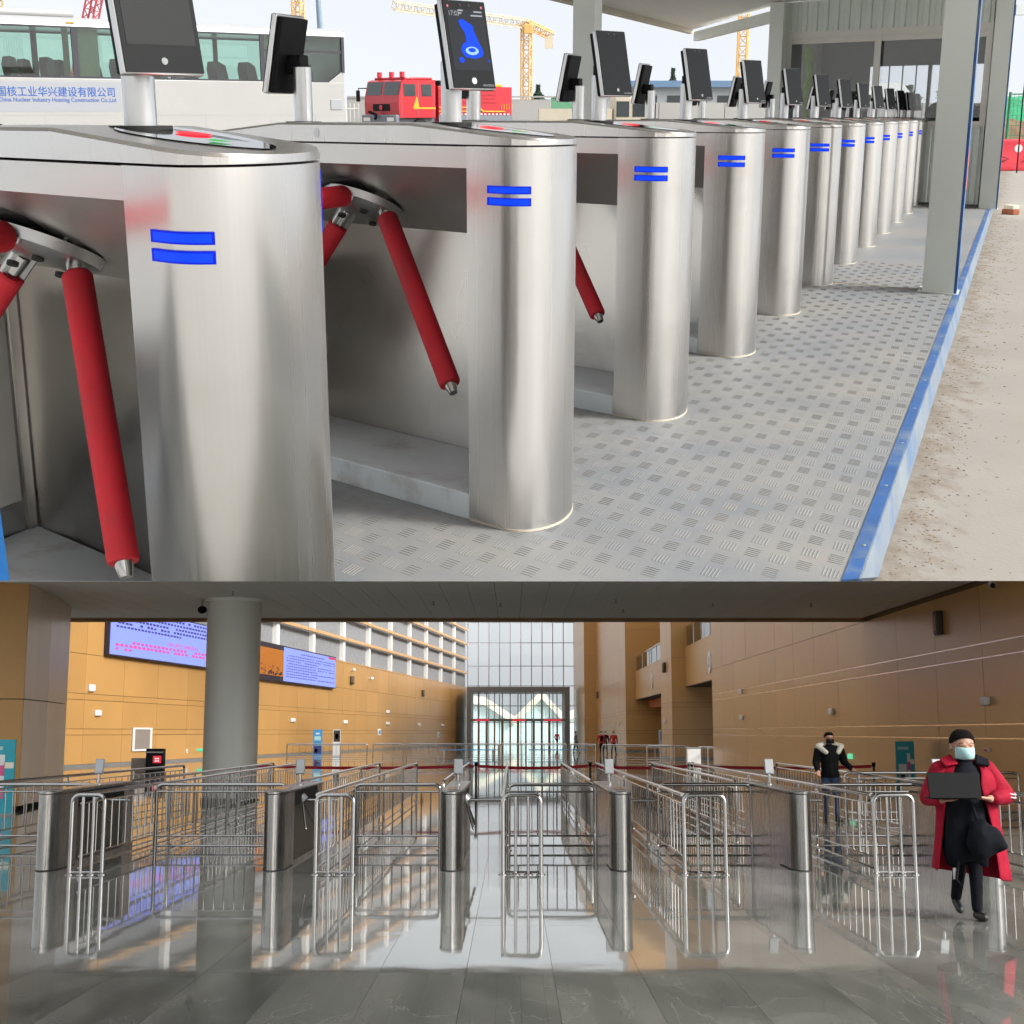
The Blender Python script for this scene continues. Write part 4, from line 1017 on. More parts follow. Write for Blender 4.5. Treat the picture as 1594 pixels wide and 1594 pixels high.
    for d in arms:
        dv = (Q * d[0] + RW_ * d[1] + ZU * d[2]).normalized(); fl_ = (dv - nh * dv.dot(nh)).normalized()
        b0 = c + nh * .03 + fl_ * .075; ln = .68
        ar = MB().tube([b0, b0 + dv * .05, b0 + dv * (ln - .02), b0 + dv * ln], [.019, .017, .017, .012], n=16).build('arm', 'chrome', t)
        sd_ = dv.cross(nh).normalized()
        MB().bbox(b0 + dv * .012, (.058, .07, .03), Matrix((sd_, dv, nh)).transposed()).build('clevis', 'cast', ar, bevel=.005)
        MB().tube([b0 + dv * .052, b0 + dv * .058, b0 + dv * (ln - .035), b0 + dv * (ln - .03)], [.026, .0300, .0300, .028], n=20).build('foam_sleeve', 'foam', ar)
    terminal(t, -.175, 1, lit); terminal(t, -.85, -1, 0)
    return t
base = None
for k in range(14):
    if k in (0, 1, 2):
        t = deck_turnstile({0: 1, 1: 2, 2: 0}[k]) if k else deck_turnstile(1, ((.43, -.22, -.83), (-.68, -.27, -.66), (.1, -1, .02)))
        if k == 2: base = t
    else: t = copy_tree(base)
    off = RW_ * (1.46 * (k - 1) - (.025 if k == 0 else 0))
    place(t, None, DECK, tuple(S0 + off))
    t['label'] = 'outdoor steel turnstile with red foam arms, ' + (('nearest of the row, grey standby screen') if k == 0 else ('second in the row, blue figure on its screen') if k == 1 else '%s in the row counted from the viewer' % ORD[k])
    if k == 0: cut_by_edge(t, S0 + off)

# ================================================================== canopy, posts, booth of the deck
def post(a, b, label, blue=False, top=2.44):
    t = thing('canopy_post', label, 'post', tuple(K(a, b)), F=DECK, group='grey green canopy posts')
    plan(MB().box((0, 0, .006), (.214, .2, top))).build('shaft', 'post', t, bevel=.004)
    plan(MB().box((-.03, -.03, .001), (.244, .23, .006))).build('foot_plate', 'post', t)
    if blue:
        plan(MB().box((.2145, -.002, .0), (.232, .21, top))).build('blue_edge', 'blue_paint', t)
        plan(MB().box((.2325, .05, .62), (.234, .16, .86))).build('sticker', 'pink_light', t)
    return t
post(.912, 6.12, 'grey green canopy post with blue edge on the platform', True)
post(-2.09, 6.12, 'grey green canopy post standing behind the third turnstile')
post(-2.06, 14.62, 'grey green canopy post at the booth corner behind the row')
post(1.02, 14.75, 'grey green corner post of the booth at the far end of the kerb', True)
cn = thing('canopy', 'white soffit canopy roof with cream edge over the far turnstiles', 'canopy', (0, 0, 0), F=DECK)
CZD = 2.45
ca = [Vector((3.05, 24.9, CZD)), Vector((3.45, 19.2, CZD)), K(1.35, 14.9, CZD), K(1.35, 5.2, CZD)]
left0 = Vector((3.05, 24.9, CZD)) - RW_ * 25.2
cpts = [left0, K(1.35, -2.0, CZD), K(1.35, 15.2, CZD), Vector((3.5, 19.25, CZD)), Vector((3.05, 24.9, CZD))]
MB().rings([[tuple(p) for p in cpts], [tuple(p + ZU * .10) for p in cpts]]).build('roof_sheet', 'soffit', cn, smooth=False)
cseg = 20.0
MB().hexa([left0 + Q * -.10 - ZU * .07, left0 + Q * .02 - ZU * .07, Vector((3.05, 24.9, CZD - .07)) + Q * .02, Vector((3.05, 24.9, CZD - .07)) - Q * .10, left0 + Q * -.10 + ZU * .13, left0 + Q * .02 + ZU * .13, Vector((3.05, 24.9, CZD + .13)) + Q * .02, Vector((3.05, 24.9, CZD + .13)) - Q * .10]).build('edge_trim', 'trim', cn, smooth=False)
for i in range(1, 6):
    a0 = left0 + RW_ * (4.2 * i); b0 = a0 + Q * 4.2
    if i < 5: MB().hexa([a0 - ZU * .006, b0 - ZU * .006, b0 + RW_ * .05 - ZU * .006, a0 + RW_ * .05 - ZU * .006, a0 - ZU * .001, b0 - ZU * .001, b0 + RW_ * .05 - ZU * .001, a0 + RW_ * .05 - ZU * .001]).build('sheet_joint', 'trim', cn)
MB().hexa([Vector(p) for p in ((2.95, 24.0, 2.22), (3.5, 19.3, 2.26), (3.6, 19.3, 2.26), (3.05, 24.0, 2.22), (2.95, 24.0, 2.36), (3.5, 19.3, 2.40), (3.6, 19.3, 2.40), (3.05, 24.0, 2.36))]).build('tie_beam', 'post', cn)
# ---- guard booth
bo = thing('guard_booth', 'grey green clad guard booth with sliding windows at the end of the row', 'booth', tuple(K(-1.83, 14.85)), F=DECK)
BW, BD = 2.84, 3.6
def corr(mb, x0, x1, z0, z1, w, dep=.022, pitch=.155):      # ribbed sheet facing -row
    x = x0
    while x < x1 - .01:
        e = min(x1, x + pitch)
        mb_ = MB(); f = (e - x) / pitch
        pr = [(x, w), (x + .06 * f, w), (x + .078 * f, w - dep), (x + .132 * f, w - dep), (e - .005 * f, w), (e, w + .03), (x, w + .03)]
        yield plan(mb_.rings([[(p[0], p[1], z0) for p in pr], [(p[0], p[1], z1) for p in pr]]))
        x += pitch
for m_ in corr(None, 0, BW, .04, .93, 0): m_.build('cladding_rib', 'cladding', bo, smooth=False)
for m_ in corr(None, 0, BW, 2.08, 2.44, 0): m_.build('cladding_rib', 'cladding', bo, smooth=False)
plan(MB().box((0, -.05, .93), (BW, .06, .99))).build('sill', 'frame_white', bo)
plan(MB().box((0, -.03, 2.0), (BW, .05, 2.08))).build('window_head', 'frame_white', bo)
for x0, x1 in ((0, .09), (1.30, 1.39), (BW - .08, BW)): plan(MB().box((x0, -.02, .99), (x1, .05, 2.0))).build('window_frame', 'frame_white', bo)
plan(MB().box((.09, -.005, 1.93), (1.30, .045, 2.0))).build('sash_rail', 'frame_white', bo); plan(MB().box((1.39, -.005, 1.93), (BW - .08, .045, 2.0))).build('sash_rail', 'frame_white', bo)
for x0, x1 in ((.09, 1.30), (1.39, BW - .08)): plan(MB().add([(x0, .02, .99), (x1, .02, .99), (x1, .02, 1.93), (x0, .02, 1.93)], [(0, 1, 2, 3)])).build('pane', 'booth_glass', bo, fix=False)
plan(MB().box((0, .05, 0), (BW, BD, .02))).build('booth_floor', 'booth_in', bo)
plan(MB().box((0, .06, 2.30), (BW, BD, 2.33))).build('booth_ceiling', 'booth_in', bo)
plan(MB().box((-.04, .06, 0), (0, BD, 2.44))).build('side_wall', 'cladding', bo)
plan(MB().box((BW, .06, 0), (BW + .06, BD, 2.44))).build('side_wall', 'frame_white', bo)
plan(MB().box((0, BD - .05, 0), (BW, BD, .95))).build('rear_wall', 'booth_in', bo); plan(MB().box((0, BD - .05, 1.75), (BW, BD, 2.3))).build('rear_wall', 'booth_in', bo)
plan(MB().box((0, BD - .05, .95), (.85, BD, 1.75))).build('rear_wall', 'booth_in', bo)
for i in range(9): plan(MB().cyl((.95 + .22 * i, BD - .02, .95), (.95 + .22 * i, BD - .02, 1.75), .012 if i % 4 else .035, n=8)).build('window_bar', 'grey', bo)
bag = thing('black_bag', 'black cloth bag lying on the booth window sill', 'bag', tuple(K(.55, 15.25, .99)), F=DECK)
mb = MB(); mb.ball((0, 0, .11), (.34, .16, .14), n=18, m=10); mb.map(lambda x, y, z: (x + .05 * noise.noise((x * 6, y * 6, z * 6)), y, max(0, z + .06 * noise.noise((x * 5 + 3, y * 5, z * 5))))); mb.build('bag_body', 'cloth_black', bag)
mb = MB(); mb.ball((.32, .05, .08), (.2, .14, .1), n=14, m=8); mb.build('bag_pocket', 'cloth_black', bag)
fg = thing('lime_flag', 'furled lime green flag standing behind the booth glass', 'flag', tuple(K(-1.50, 15.05, .02)), F=DECK)
MB().cyl((0, 0, 0), (0, 0, 1.98), .01, n=8).build('staff', 'grey', fg)
MB().lathe([(.004, 1.96), (.05, 1.9), (.085, 1.75), (.055, 1.55), (.07, 1.4), (.03, 1.15), (.05, .95), (.01, .7)], n=9).map(lambda x, y, z: (x + .02 * math.sin(z * 9), y, z)).build('cloth', 'lime', fg)
# rail to the right of the booth
bmR = thing('overhead_beam', 'grey overhead beam running out from the booth corner post', 'beam', tuple(K(1.26, 14.85, 2.15)), F=DECK)
MB().box((0, 0, 0), (3.2, .12, .11)).build('beam', 'post', bmR); MB().cyl((3.1, .06, -2.24), (3.1, .06, 0), .05).build('support', 'post', bmR)
# cable on the booth corner
mb = MB().tube([K(1.44, 15.3, 2.3), K(1.45, 15.35, 1.6), K(1.44, 15.3, 1.2), K(1.45, 15.3, .4)], .008, n=6)
tag(mb.build('hanging_cable', 'black', F=DECK), 'thin dark cable hanging down the booth corner', 'cable')
# blue board end at the lower left
by = 2.72
def onray(px, py, y):
    al = math.atan(617 / 2180.); u, f_ = 797 - py, 2180.; yy = u * math.sin(al) + f_ * math.cos(al); zz = u * math.cos(al) - f_ * math.sin(al)
    s_ = y / yy; return Vector(((px - 797) * s_, y, DECK_EYE + zz * s_))
bb = [onray(-40, 700, by), onray(-8, 735, by), onray(15, 904, by), onray(-40, 904, by)]
tag(MB().rings([[tuple(p) for p in bb], [tuple(p + Vector((-.02, .05, .017))) for p in bb]]).build('blue_board', mat('blue board', (.01, .20, .62), .5), F=DECK), 'blue board corner poking in at the lower left of the turnstiles', 'board')

# ================================================================== things beyond the gate row
def barrier(x, y, label):
    t = thing('water_barrier', label, 'barrier', (x, y, -.10), R(-4), F=DECK, group='red plastic water barriers')
    pr = [(-.22, 0), (.22, 0), (.22, .10), (.12, .28), (.10, .62), (.07, .66), (-.07, .66), (-.10, .62), (-.12, .28), (-.22, .10)]
    MB().rings([[(-.70, *p) for p in pr], [(.70, *p) for p in pr]]).build('barrier_body', 'barrier_red', t, bevel=.015)
    for sx in (-.42, .0, .42): MB().cyl((sx, -.115, .47), (sx, -.108, .47), .085, n=20).build('reflector', 'barrier_white', t)
    for sx in (-.35, .1): MB().tube([(sx, -.185, .30), (sx + .14, -.19, .25), (sx, -.20, .20)], .012, n=5).build('chevron', 'gap', t)
    return t
barrier(11.0, 31.5, 'red water filled barrier nearest to the booth corner'); barrier(12.45, 31.6, 'red water filled barrier at the right picture edge')
# green mesh fence in front of a netted earth bank
ban = MB(); 
for i in range(13):
    for j in range(7):
        x, y = 13.7 + .5 * i, 39 + .9 * j; ban.v.append((x, y, -.12 + 1.55 * (j / 6) ** .8 + .18 * noise.noise((x, y, 1))))
for i in range(12):
    for j in range(6): ban.f.append([i * 7 + j, (i + 1) * 7 + j, (i + 1) * 7 + j + 1, i * 7 + j + 1])
tag(ban.build('earth_bank', 'soil_dark', F=DECK, fix=False), kind='structure')
nt_ = MB()
for i in range(11):
    for j in range(5):
        x, y = 14.3 + .5 * i, 41.3 + .8 * j; nt_.v.append((x, y, .42 + 1.25 * (j / 4) ** .7 + .28 * noise.noise((x * 1.3, y * 1.3, 4))))
for i in range(10):
    for j in range(4): nt_.f.append([i * 5 + j, (i + 1) * 5 + j, (i + 1) * 5 + j + 1, i * 5 + j + 1])
tag(nt_.build('dust_net', 'net_green', F=DECK, fix=False), 'green dust net draped over the earth bank behind barriers', 'net')
fe = thing('mesh_fence', 'green wire mesh fence along the earth bank', 'fence', (13.1, 38.4, -.1), F=DECK)
for i in range(6): MB().cyl((1.55 * i, 0, 0), (1.55 * i, 0, 1.75), .04, n=8).build('fence_post', 'fence_green', fe)
for i in range(5):
    mb = MB()
    for z in (.15, 1.7): mb.cyl((1.55 * i, 0, z), (1.55 * i + 1.55, 0, z), .018, n=5)
    for z in (.4, .65, .9, 1.15, 1.4): mb.cyl((1.55 * i, 0, z), (1.55 * i + 1.55, 0, z), .008, n=4)
    for k in range(1, 14): mb.cyl((1.55 * i + .11 * k, 0, .15), (1.55 * i + .11 * k, 0, 1.7), .006, n=4)
    tag(mb.build('mesh_panel', 'fence_green', fe, smooth=False), kind='stuff')
# ---- coach
cu, cn_ = Vector((-.7775, -.6289, 0)), Vector((.6289, -.7775, 0))
C0 = Vector((-4.35, 38.0, -.10))
bs = thing('coach', 'white coach with blue lettering and tinted windows behind the turnstiles', 'coach', tuple(C0), F=DECK)
def cb(u0, u1, w0, w1, z0, z1): return MB().hexa([cu * u + cn_ * w + ZU * z for z in (z0, z1) for u, w in ((u0, w0), (u1, w0), (u1, w1), (u0, w1))])
BL = 12.0
z_ = lambda z: z + .10
cb(0, BL, -.06, 0, z_(.30), z_(1.88)).build('side_panel', 'bus_white', bs, bevel=.02)
cb(0, BL, -2.5, -2.44, z_(.30), z_(1.88)).build('side_panel', 'bus_white', bs)
cb(-.04, .05, -2.46, -.04, z_(.30), z_(3.1)).build('rear_wall', 'bus_white', bs, bevel=.05)
cb(BL - .06, BL, -2.46, -.04, z_(.3), z_(3.1)).build('front_wall', 'bus_white', bs)
mb = MB(); prs = [(-2.5, 3.0), (-2.46, 3.12), (-2.25, 3.2), (-.25, 3.2), (-.04, 3.12), (0, 3.0)]
mb.rings([[cu * u + cn_ * w + ZU * z_(z) for w, z in prs] for u in (-.06, .15, BL)]).build('roof', 'bus_white', bs, smooth=False)
cb(0, BL, -2.44, -.06, z_(.9), z_(1.0)).build('floor_deck', 'bus_inside', bs)
cb(6.9, 11.8, -2.0, -.5, z_(3.2), z_(3.38)).build('roof_unit', 'bus_white', bs, bevel=.08)
cb(7.14, 7.34, -.02, .005, z_(3.06), z_(3.10)).build('marker_lamp', 'amber', bs)
wins = [(.06, 2.30), (2.42, 4.72), (4.84, 7.10), (7.24, 9.40), (9.52, 11.8)]
for side, w in ((0, -.02), (1, -2.48)):
    for i, (a, b) in enumerate(wins):
        if side == 0 and i == 0:
            pts = [(a + .02, 2.98), (b, 2.98), (b, 1.90), (.50, 1.90), (a + .08, 2.12)]
            MB().add([cu * u + cn_ * (w - .005) + ZU * z_(z) for u, z in pts], [tuple(range(5))]).build('window_pane', 'bus_glass', bs, fix=False, smooth=False)
            cb(a, b, w - .02, w + .012, z_(2.59), z_(2.65)).build('window_bar', 'bus_frame', bs)
            MB().rings([[cu * u + cn_ * k + ZU * z_(z) for u, z in ((a - .03, 1.86), (.50, 1.86), (a - .03, 2.16))] for k in (w - .03, w + .01)]).build('corner_panel', 'bus_white', bs, smooth=False)
        else: MB().add([cu * u + cn_ * (w - .005) + ZU * z_(z) for u, z in ((a, 2.98), (b, 2.98), (b, 1.90), (a, 1.90))], [(0, 1, 2, 3)]).build('window_pane', 'bus_glass', bs, fix=False, smooth=False)
    for u0, u1 in [(2.30, 2.42), (4.72, 4.84), (7.10, 7.24), (9.40, 9.52)]: cb(u0, u1, w - .03, w + .012, z_(1.88), z_(3.0)).build('window_post', 'bus_frame', bs)
    cb(.0, BL, w - .03, w + .014, z_(2.96), z_(3.03)).build('window_head', 'bus_frame', bs); cb(.45 if not side else 0, BL, w - .03, w + .014, z_(1.86), z_(1.91)).build('window_sill', 'bus_frame', bs)
cb(-.02, .06, -.05, .006, z_(2.12), z_(3.0)).build('window_post', 'bus_frame', bs)
st_me = None
for i in range(13):
    u = .9 + .85 * i
    for w in (-.55, -1.95):
        o_ = MB(); pr = [(0, .0), (.10, .05), (.20, .75), (.17, 1.0), (.10, 1.28), (-.02, 1.32), (-.06, 1.15), (-.02, .9), (-.04, .5)]
        if st_me is None:
            st_me = o_.rings([[cu * -p[0] + cn_ * k + ZU * p[1] for p in pr] for k in (-.24, -.18, .18, .24)]).mesh('seat', 'seat')
        ob = bpy.data.objects.new('seat', st_me); col.objects.link(ob); ob.parent = bs; ob.location = cu * u + cn_ * w + ZU * z_(1.02)
cur = [(2.28, 1.85), (4.70, 4.45), (4.86, 5.15), (7.08, 6.55), (7.26, 7.40), (2.2, 1.7)]
for j, (a, b) in enumerate(cur[:5]):
    mb = MB(); n = 24
    fr, bk_ = [], []
    for k in range(n + 1):
        u = a + (b - a) * k / n; w = -.16 + .03 * math.sin(k * 2.1); fr.append(cu * u + cn_ * w)
    mb.v += [tuple(p + ZU * z_(1.92)) for p in fr] + [tuple(p + ZU * z_(2.96)) for p in fr]
    mb.f += [[k, k + 1, k + n + 2, k + n + 1] for k in range(n)]
    mb.build('curtain', 'curtain', bs, fix=False)
cb(6.15, 9.3, .0005, .004, z_(1.14), z_(1.80)).build('name_panel', 'bus_grey', bs)
tx = lambda u, z: Matrix.Translation(cu * u + cn_ * .006 + ZU * z_(z)) @ basis((0, 0, 0), -cu, ZU, cn_)
lettering('lettering', '中国核工业华兴建设有限公司', .232, 'text_blue', bs, tx(6.28, 1.49), align='RIGHT', ext=.002, bold=.002)
lettering('lettering', 'China Nuclear Industry Huaxing Construction Co.,Ltd', .125, 'text_blue', bs, tx(6.28, 1.36), align='RIGHT', ext=.002, bold=.001)
cb(0, BL, .0005, .003, z_(1.058), z_(1.066)).build('panel_seam', 'bus_grey', bs)
for u in (.9, 2.2, 4.0, 5.9, 8.0, 10): cb(u, u + .008, .0005, .003, z_(.35), z_(1.05)).build('panel_seam', 'bus_grey', bs)
cb(.10, .44, .0005, .02, z_(1.20), z_(1.46)).build('vent', 'bus_grey', bs, bevel=.01)
for u in (2.6, 9.2):
    for w in (-.02, -2.2): MB().cyl(cu * u + cn_ * w + ZU * .48, cu * u + cn_ * (w - .28) + ZU * .48, .48, n=24).build('wheel', 'rubber', bs)

# ================================================================== fire engine, cranes and other far things of the site
T0 = Vector((-5.64, 73, -.10)); ts, tf = Vector((.7193, .6947, 0)), Vector((-.6947, .7193, 0))     # along its flank, across its nose
ft = thing('fire_engine', 'red fire engine with yellow stripes parked beyond the turnstiles', 'fire engine', tuple(T0), F=DECK)
def fb(s0, s1, f0, f1, z0, z1): return MB().hexa([ts * s + tf * f + ZU * (z + .1) for z in (z0, z1) for s, f in ((s0, f0), (s1, f0), (s1, f1), (s0, f1))])
def fpoly(pts, o=.01, side=True):       # flat shape on the flank (s, z) or on the nose (f, z)
    n_ = -tf if side else -ts
    return MB().rings([[(ts * p[0] if side else tf * p[0]) + n_ * k + ZU * (p[1] + .1) for p in pts] for k in (.0005, o)])
FW = 2.75
mb = MB(); cs = [(0.0, .95), (-.04, 1.7), (.02, 2.05), (.20, 2.72), (.42, 2.80), (2.40, 2.80), (2.40, .95)]
mb.rings([[ts * s + tf * f + ZU * (z + .1) for s, z in cs] for f in (0, FW)]).build('cab', 'fire_red', ft, smooth=False)
fb(.5, 2.35, .15, FW - .15, 2.80, 2.92).build('cab_roof', 'fire_red', ft, bevel=.05)
fb(2.62, 7.85, .02, FW - .02, .75, 2.52).build('body', 'fire_red', ft, bevel=.02)
fb(2.42, 2.60, .3, FW - .3, .75, 2.6).build('pump_gap', 'black', ft)
fb(.1, 7.7, .25, FW - .25, .55, .94).build('chassis', 'fire_grey', ft)
fb(-.25, .0, .0, FW, .45, 1.1).build('bumper', 'fire_grey', ft, bevel=.05)
fb(2.62, 7.86, .0, .02, .72, 1.08).build('skirt', 'fire_grey', ft)
for (s0, s1) in ((.28, 1.05), (1.45, 2.12)): fpoly([(s0 + .05, 2.0), (s1, 2.0), (s1, 2.58), (s0, 2.58)], .015).build('side_window', 'vehicle_glass', ft, smooth=False)
for s in (.16, 1.25, 2.28): fpoly([(s, 1.0), (s + .02, 1.0), (s + .02, 2.66), (s, 2.66)], .008).build('door_seam', 'fire_grey', ft)
wz = lambda z: .02 + (z - 2.05) * .27
for f0, f1 in ((.10, 1.30), (1.46, 2.66)):
    MB().add([tf * f + ts * (wz(z) - .015) + ZU * (z + .1) for f, z in ((f0, 2.05), (f1, 2.05), (f1, 2.68), (f0, 2.68))], [(0, 1, 2, 3)]).build('windscreen', 'vehicle_glass', ft, fix=False)
fpoly([(.72, 1.28), (2.05, 1.28), (2.05, 1.62), (.72, 1.62)], .05, False).build('grille', 'black', ft)
MB().cyl(tf * 1.38 - ts * .06 + ZU * 1.55, tf * 1.38 - ts * .09 + ZU * 1.55, .13, n=20).build('emblem_ring', 'fire_red', ft)
for f0 in (.15, 2.05):
    MB().hexa([tf * f + ts * s + ZU * z for z in (.88, 1.06) for s, f in ((-.27, f0), (-.24, f0), (-.24, f0 + .52), (-.27, f0 + .52))]).build('headlight', 'white', ft)
fpoly([(.9, 1.42), (1.15, 2.0), (1.3, 1.46), (2.4, 1.46), (2.4, 1.38), (.95, 1.38)], .012).build('stripe', 'fire_yellow', ft, smooth=False)
fpoly([(2.62, 1.50), (5.4, 1.50), (5.75, 1.30), (7.3, 1.30), (7.3, 1.24), (5.7, 1.24), (5.35, 1.44), (2.62, 1.44)], .03).build('stripe', 'fire_yellow', ft, smooth=False)
fpoly([(2.62, 1.30), (5.2, 1.30), (5.2, 1.24), (2.62, 1.24)], .03).build('stripe', 'fire_yellow', ft, smooth=False)
for i in range(18): fpoly([(2.7 + .28 * i, 1.10), (2.84 + .28 * i, 1.10), (2.84 + .28 * i, 1.16), (2.7 + .28 * i, 1.16)], .03).build('reflector', 'white', ft, smooth=False)
for i in range(4): fpoly([(2.62, 1.72 + .2 * i), (6.7, 1.72 + .2 * i), (6.7, 1.735 + .2 * i), (2.62, 1.735 + .2 * i)], .025).build('shutter_rib', 'coat_red2', ft, smooth=False)
lettering('lettering', '11111', .38, 'fire_yellow', ft, Matrix.Translation(ts * 6.95 - tf * .02 + ZU * 1.48) @ basis((0, 0, 0), ts, ZU, -tf))
for s in (1.5, 5.9, 7.0):
    for f in (.12, FW - .45):
        w = MB().cyl(ts * s + tf * (f - .02) + ZU * .50, ts * s + tf * (f + .33) + ZU * .50, .50, n=24).build('wheel', 'rubber', ft)
        MB().cyl(ts * s + tf * (f - .03) + ZU * .50, ts * s + tf * (f - .021) + ZU * .50, .26, n=18).build('rim', 'fire_grey', w)
for s, f in ((.55, .4), (.55, 2.2), (.6, 1.3)): MB().cyl(ts * s + tf * f + ZU * 3.02, ts * s + tf * f + ZU * 3.28, .13, n=12).build('beacon', 'barrier_red', ft)
fb(3.0, 4.2, .4, 1.6, 2.52, 2.80).build('monitor', 'black', ft, bevel=.05)
for s0, s1 in ((4.6, 6.3), (6.6, 7.2)): fb(s0, s1, .1, .5, 2.52, 2.66).build('locker', 'fire_yellow', ft, bevel=.03)
MB().tube([tf * 2.75 + ts * .1 + ZU * 2.5, tf * 3.15 - ts * .1 + ZU * 2.5, tf * 3.15 - ts * .1 + ZU * 1.9], .03, n=6).build('mirror_arm', 'black', ft); fb(-.18, -.08, 3.05, 3.25, 1.75, 2.3).build('mirror', 'black', ft)
MB().cyl(tf * 1.5 - ts * .3 + ZU * 1.2, tf * 1.9 - ts * .45 + ZU * 1.35, .07).cyl(tf * 1.5 - ts * .3 + ZU * 1.2, tf * 1.3 - ts * .5 + ZU * 1.0, .07).build('winch', 'black', ft)

def lattice(mb, p0, p1, w, n, r, rd, upv=ZU):
    p0, p1 = Vector(p0), Vector(p1); d = (p1 - p0).normalized(); a = d.cross(Vector((.3, 1, .2))).normalized(); b = d.cross(a)
    cs = [a * sx * w / 2 + b * sy * w / 2 for sx, sy in ((-1, -1), (1, -1), (1, 1), (-1, 1))]
    for c in cs: mb.cyl(p0 + c, p1 + c, r, n=5)
    for i in range(n):
        u, v = p0 + (p1 - p0) * i / n, p0 + (p1 - p0) * (i + 1) / n
        for k in range(4):
            c0, c1 = cs[k], cs[(k + 1) % 4]
            if i % 2: c0, c1 = c1, c0
            mb.cyl(u + c0, v + c1, rd, n=4, cap=False)
            mb.cyl(v + cs[k], v + cs[(k + 1) % 4], rd, n=4, cap=False)
    return mb
def crane(x, y, h, w, label, m='crane_yellow', jib=None, mj=None):
    t = thing('tower_crane', label, 'crane', (x, y, -.1), F=DECK, group='tower cranes over the site')
    MB().box((-2.4, -2.4, -.8), (2.4, 2.4, .1)).build('foundation', 'hoarding', t)
    tag(lattice(MB(), (0, 0, .1), (0, 0, h), w, max(8, int(h / w / .95)), .16, .085).build('mast', m, t, smooth=False), kind='stuff')
    if jib:
        (jx, jy, jz), (kx, ky, kz) = jib
        tag(lattice(MB(), (0, 0, h - .2), (jx, jy, jz), w * .85, 22, .13, .07).build('jib', mj or m, t, smooth=False), kind='stuff')
        tag(lattice(MB(), (0, 0, h - .2), (kx, ky, kz), w * .8, 6, .13, .07).build('counter_jib', m, t, smooth=False), kind='stuff')
        MB().bbox((kx * .9, ky * .9, kz - 1.0), (1.4, 1.2, 2.2)).build('counterweight', 'crane_pale', t)
        MB().bbox((.3, -.6, h - 1.1), (1.5, 1.3, 1.5)).build('operator_cab', m, t, bevel=.1)
        MB().bbox((jx * .55, jy * .55, jz * .55 + (h - .2) * .45 - 1.1), (1.6, .8, .6)).build('trolley', 'crane_yellow', t)
    return t
crane(2.45, 250, 16.3, 1.45, 'yellow tower crane with pale jib reaching over the fire engine', jib=((-21.2, -14, 18.0), (4.3, 2, 14.3)), mj='crane_pale')
crane(41.0, 262, 19.5, 1.6, 'yellow tower crane mast between canopy and booth')
crane(-36.2, 251, 24.0, 1.5, 'yellow tower crane mast rising behind the coach')
rc = thing('crawler_crane', 'red lattice crane boom slanting above the coach roof', 'crane', (-75.8, 251, -.1), F=DECK)
tag(lattice(MB(), (0, 0, 1.5), (7.0, 0, 26), 1.9, 16, .17, .09).build('boom', 'crane_red', rc, smooth=False), kind='stuff'); MB().box((-3, -2, 1.2), (2.5, 2, 3.4)).build('crane_cab', 'crane_red', rc); MB().box((-3, -2.4, 0), (3, -1.4, 1.2)).build('track', 'rubber', rc); MB().box((-3, 1.4, 0), (3, 2.4, 1.2)).build('track', 'rubber', rc)
hk = thing('crane_hook', 'orange crane hook block hanging at the upper left corner', 'hook', (-48.3, 140, 11.6), F=DECK)
MB().bbox((0, 0, .45), (1.3, .6, 1.0)).build('block', 'crane_red', hk, bevel=.2); MB().tube([(0, 0, 0), (.35, 0, -.3), (.2, 0, -.7), (-.25, 0, -.6)], .09, n=6).build('hook', 'crane_yellow', hk); MB().cyl((0, 0, .9), (0, 0, 14), .05, n=5).build('cable', 'grey', hk)
pp_ = thing('lamp_mast', 'blue grey steel mast standing behind the rear of the coach', 'mast', (-10.35, 80, -.1), F=DECK)
MB().cyl((0, 0, 0), (0, 0, 5.0), .26, .17, n=12).build('mast_lower', 'pole_blue', pp_); MB().cyl((0, 0, 5.0), (-.12, 0, 8.2), .17, .12, n=12).build('mast_upper', 'pole_blue', pp_)
# ---- site wall, sheds, truck, trees
wl = thing('site_wall', 'long pale site wall behind the fire engine', 'wall', (-9.5, 84, -.1), F=DECK)
for i in range(9):
    MB().box((2.35 * i, 0, 0), (2.35 * i + 2.33, .2, 2.15 if i != 4 else 2.05)).build('wall_bay', 'hoarding' if i != 5 else 'hoard_green', wl)
MB().box((0, -.05, 2.16), (21.1, .25, 2.24)).build('coping', 'hoarding', wl)
wl2 = thing('concrete_wall', 'low white concrete wall across the far yard', 'wall', (2.6, 46.5, -.1), .0, F=DECK)
for i in range(6): MB().box((2.1 * i, 0, 0), (2.1 * i + 2.08, .2, 1.55)).build('wall_bay', 'hoarding', wl2)
gt = thing('site_gate', 'white barred gate beside the nose of the fire engine', 'gate', (-9.6, 74.5, -.1), F=DECK)
for i in range(9): MB().cyl((.22 * i, 0, 0), (.22 * i, 0, 1.75), .025, n=6).build('gate_bar', 'white', gt)
for z in (.4, 1.5): MB().cyl((0, 0, z), (1.8, 0, z), .03, n=6).build('gate_rail', 'white', gt)
MB().box((-1.4, .6, 0), (-.15, 2, 2.2)).build('gate_hut', 'hoarding', gt)
sh = thing('site_office', 'long low site office with blue roof behind the white wall', 'building', (3.4, 64, -.1), F=DECK)
MB().box((-.6, 0, 0), (6.6, 4, 2.35)).build('wall', 'shed_wall', sh); MB().box((-.9, -.3, 2.35), (6.9, 4.3, 2.62)).build('roof', 'shed_roof', sh)
for i in range(6): MB().box((.1 + 1.1 * i, -.03, 1.3), (.75 + 1.1 * i, -.001, 2.0)).build('window', 'vehicle_glass', sh)
MB().box((-.6, 0, -1.2), (6.6, 4, 0)).build('footing', 'hoarding', sh)
sh2 = thing('site_store', 'pale low store building right of the tree', 'building', (11.2, 70, -.1), F=DECK)
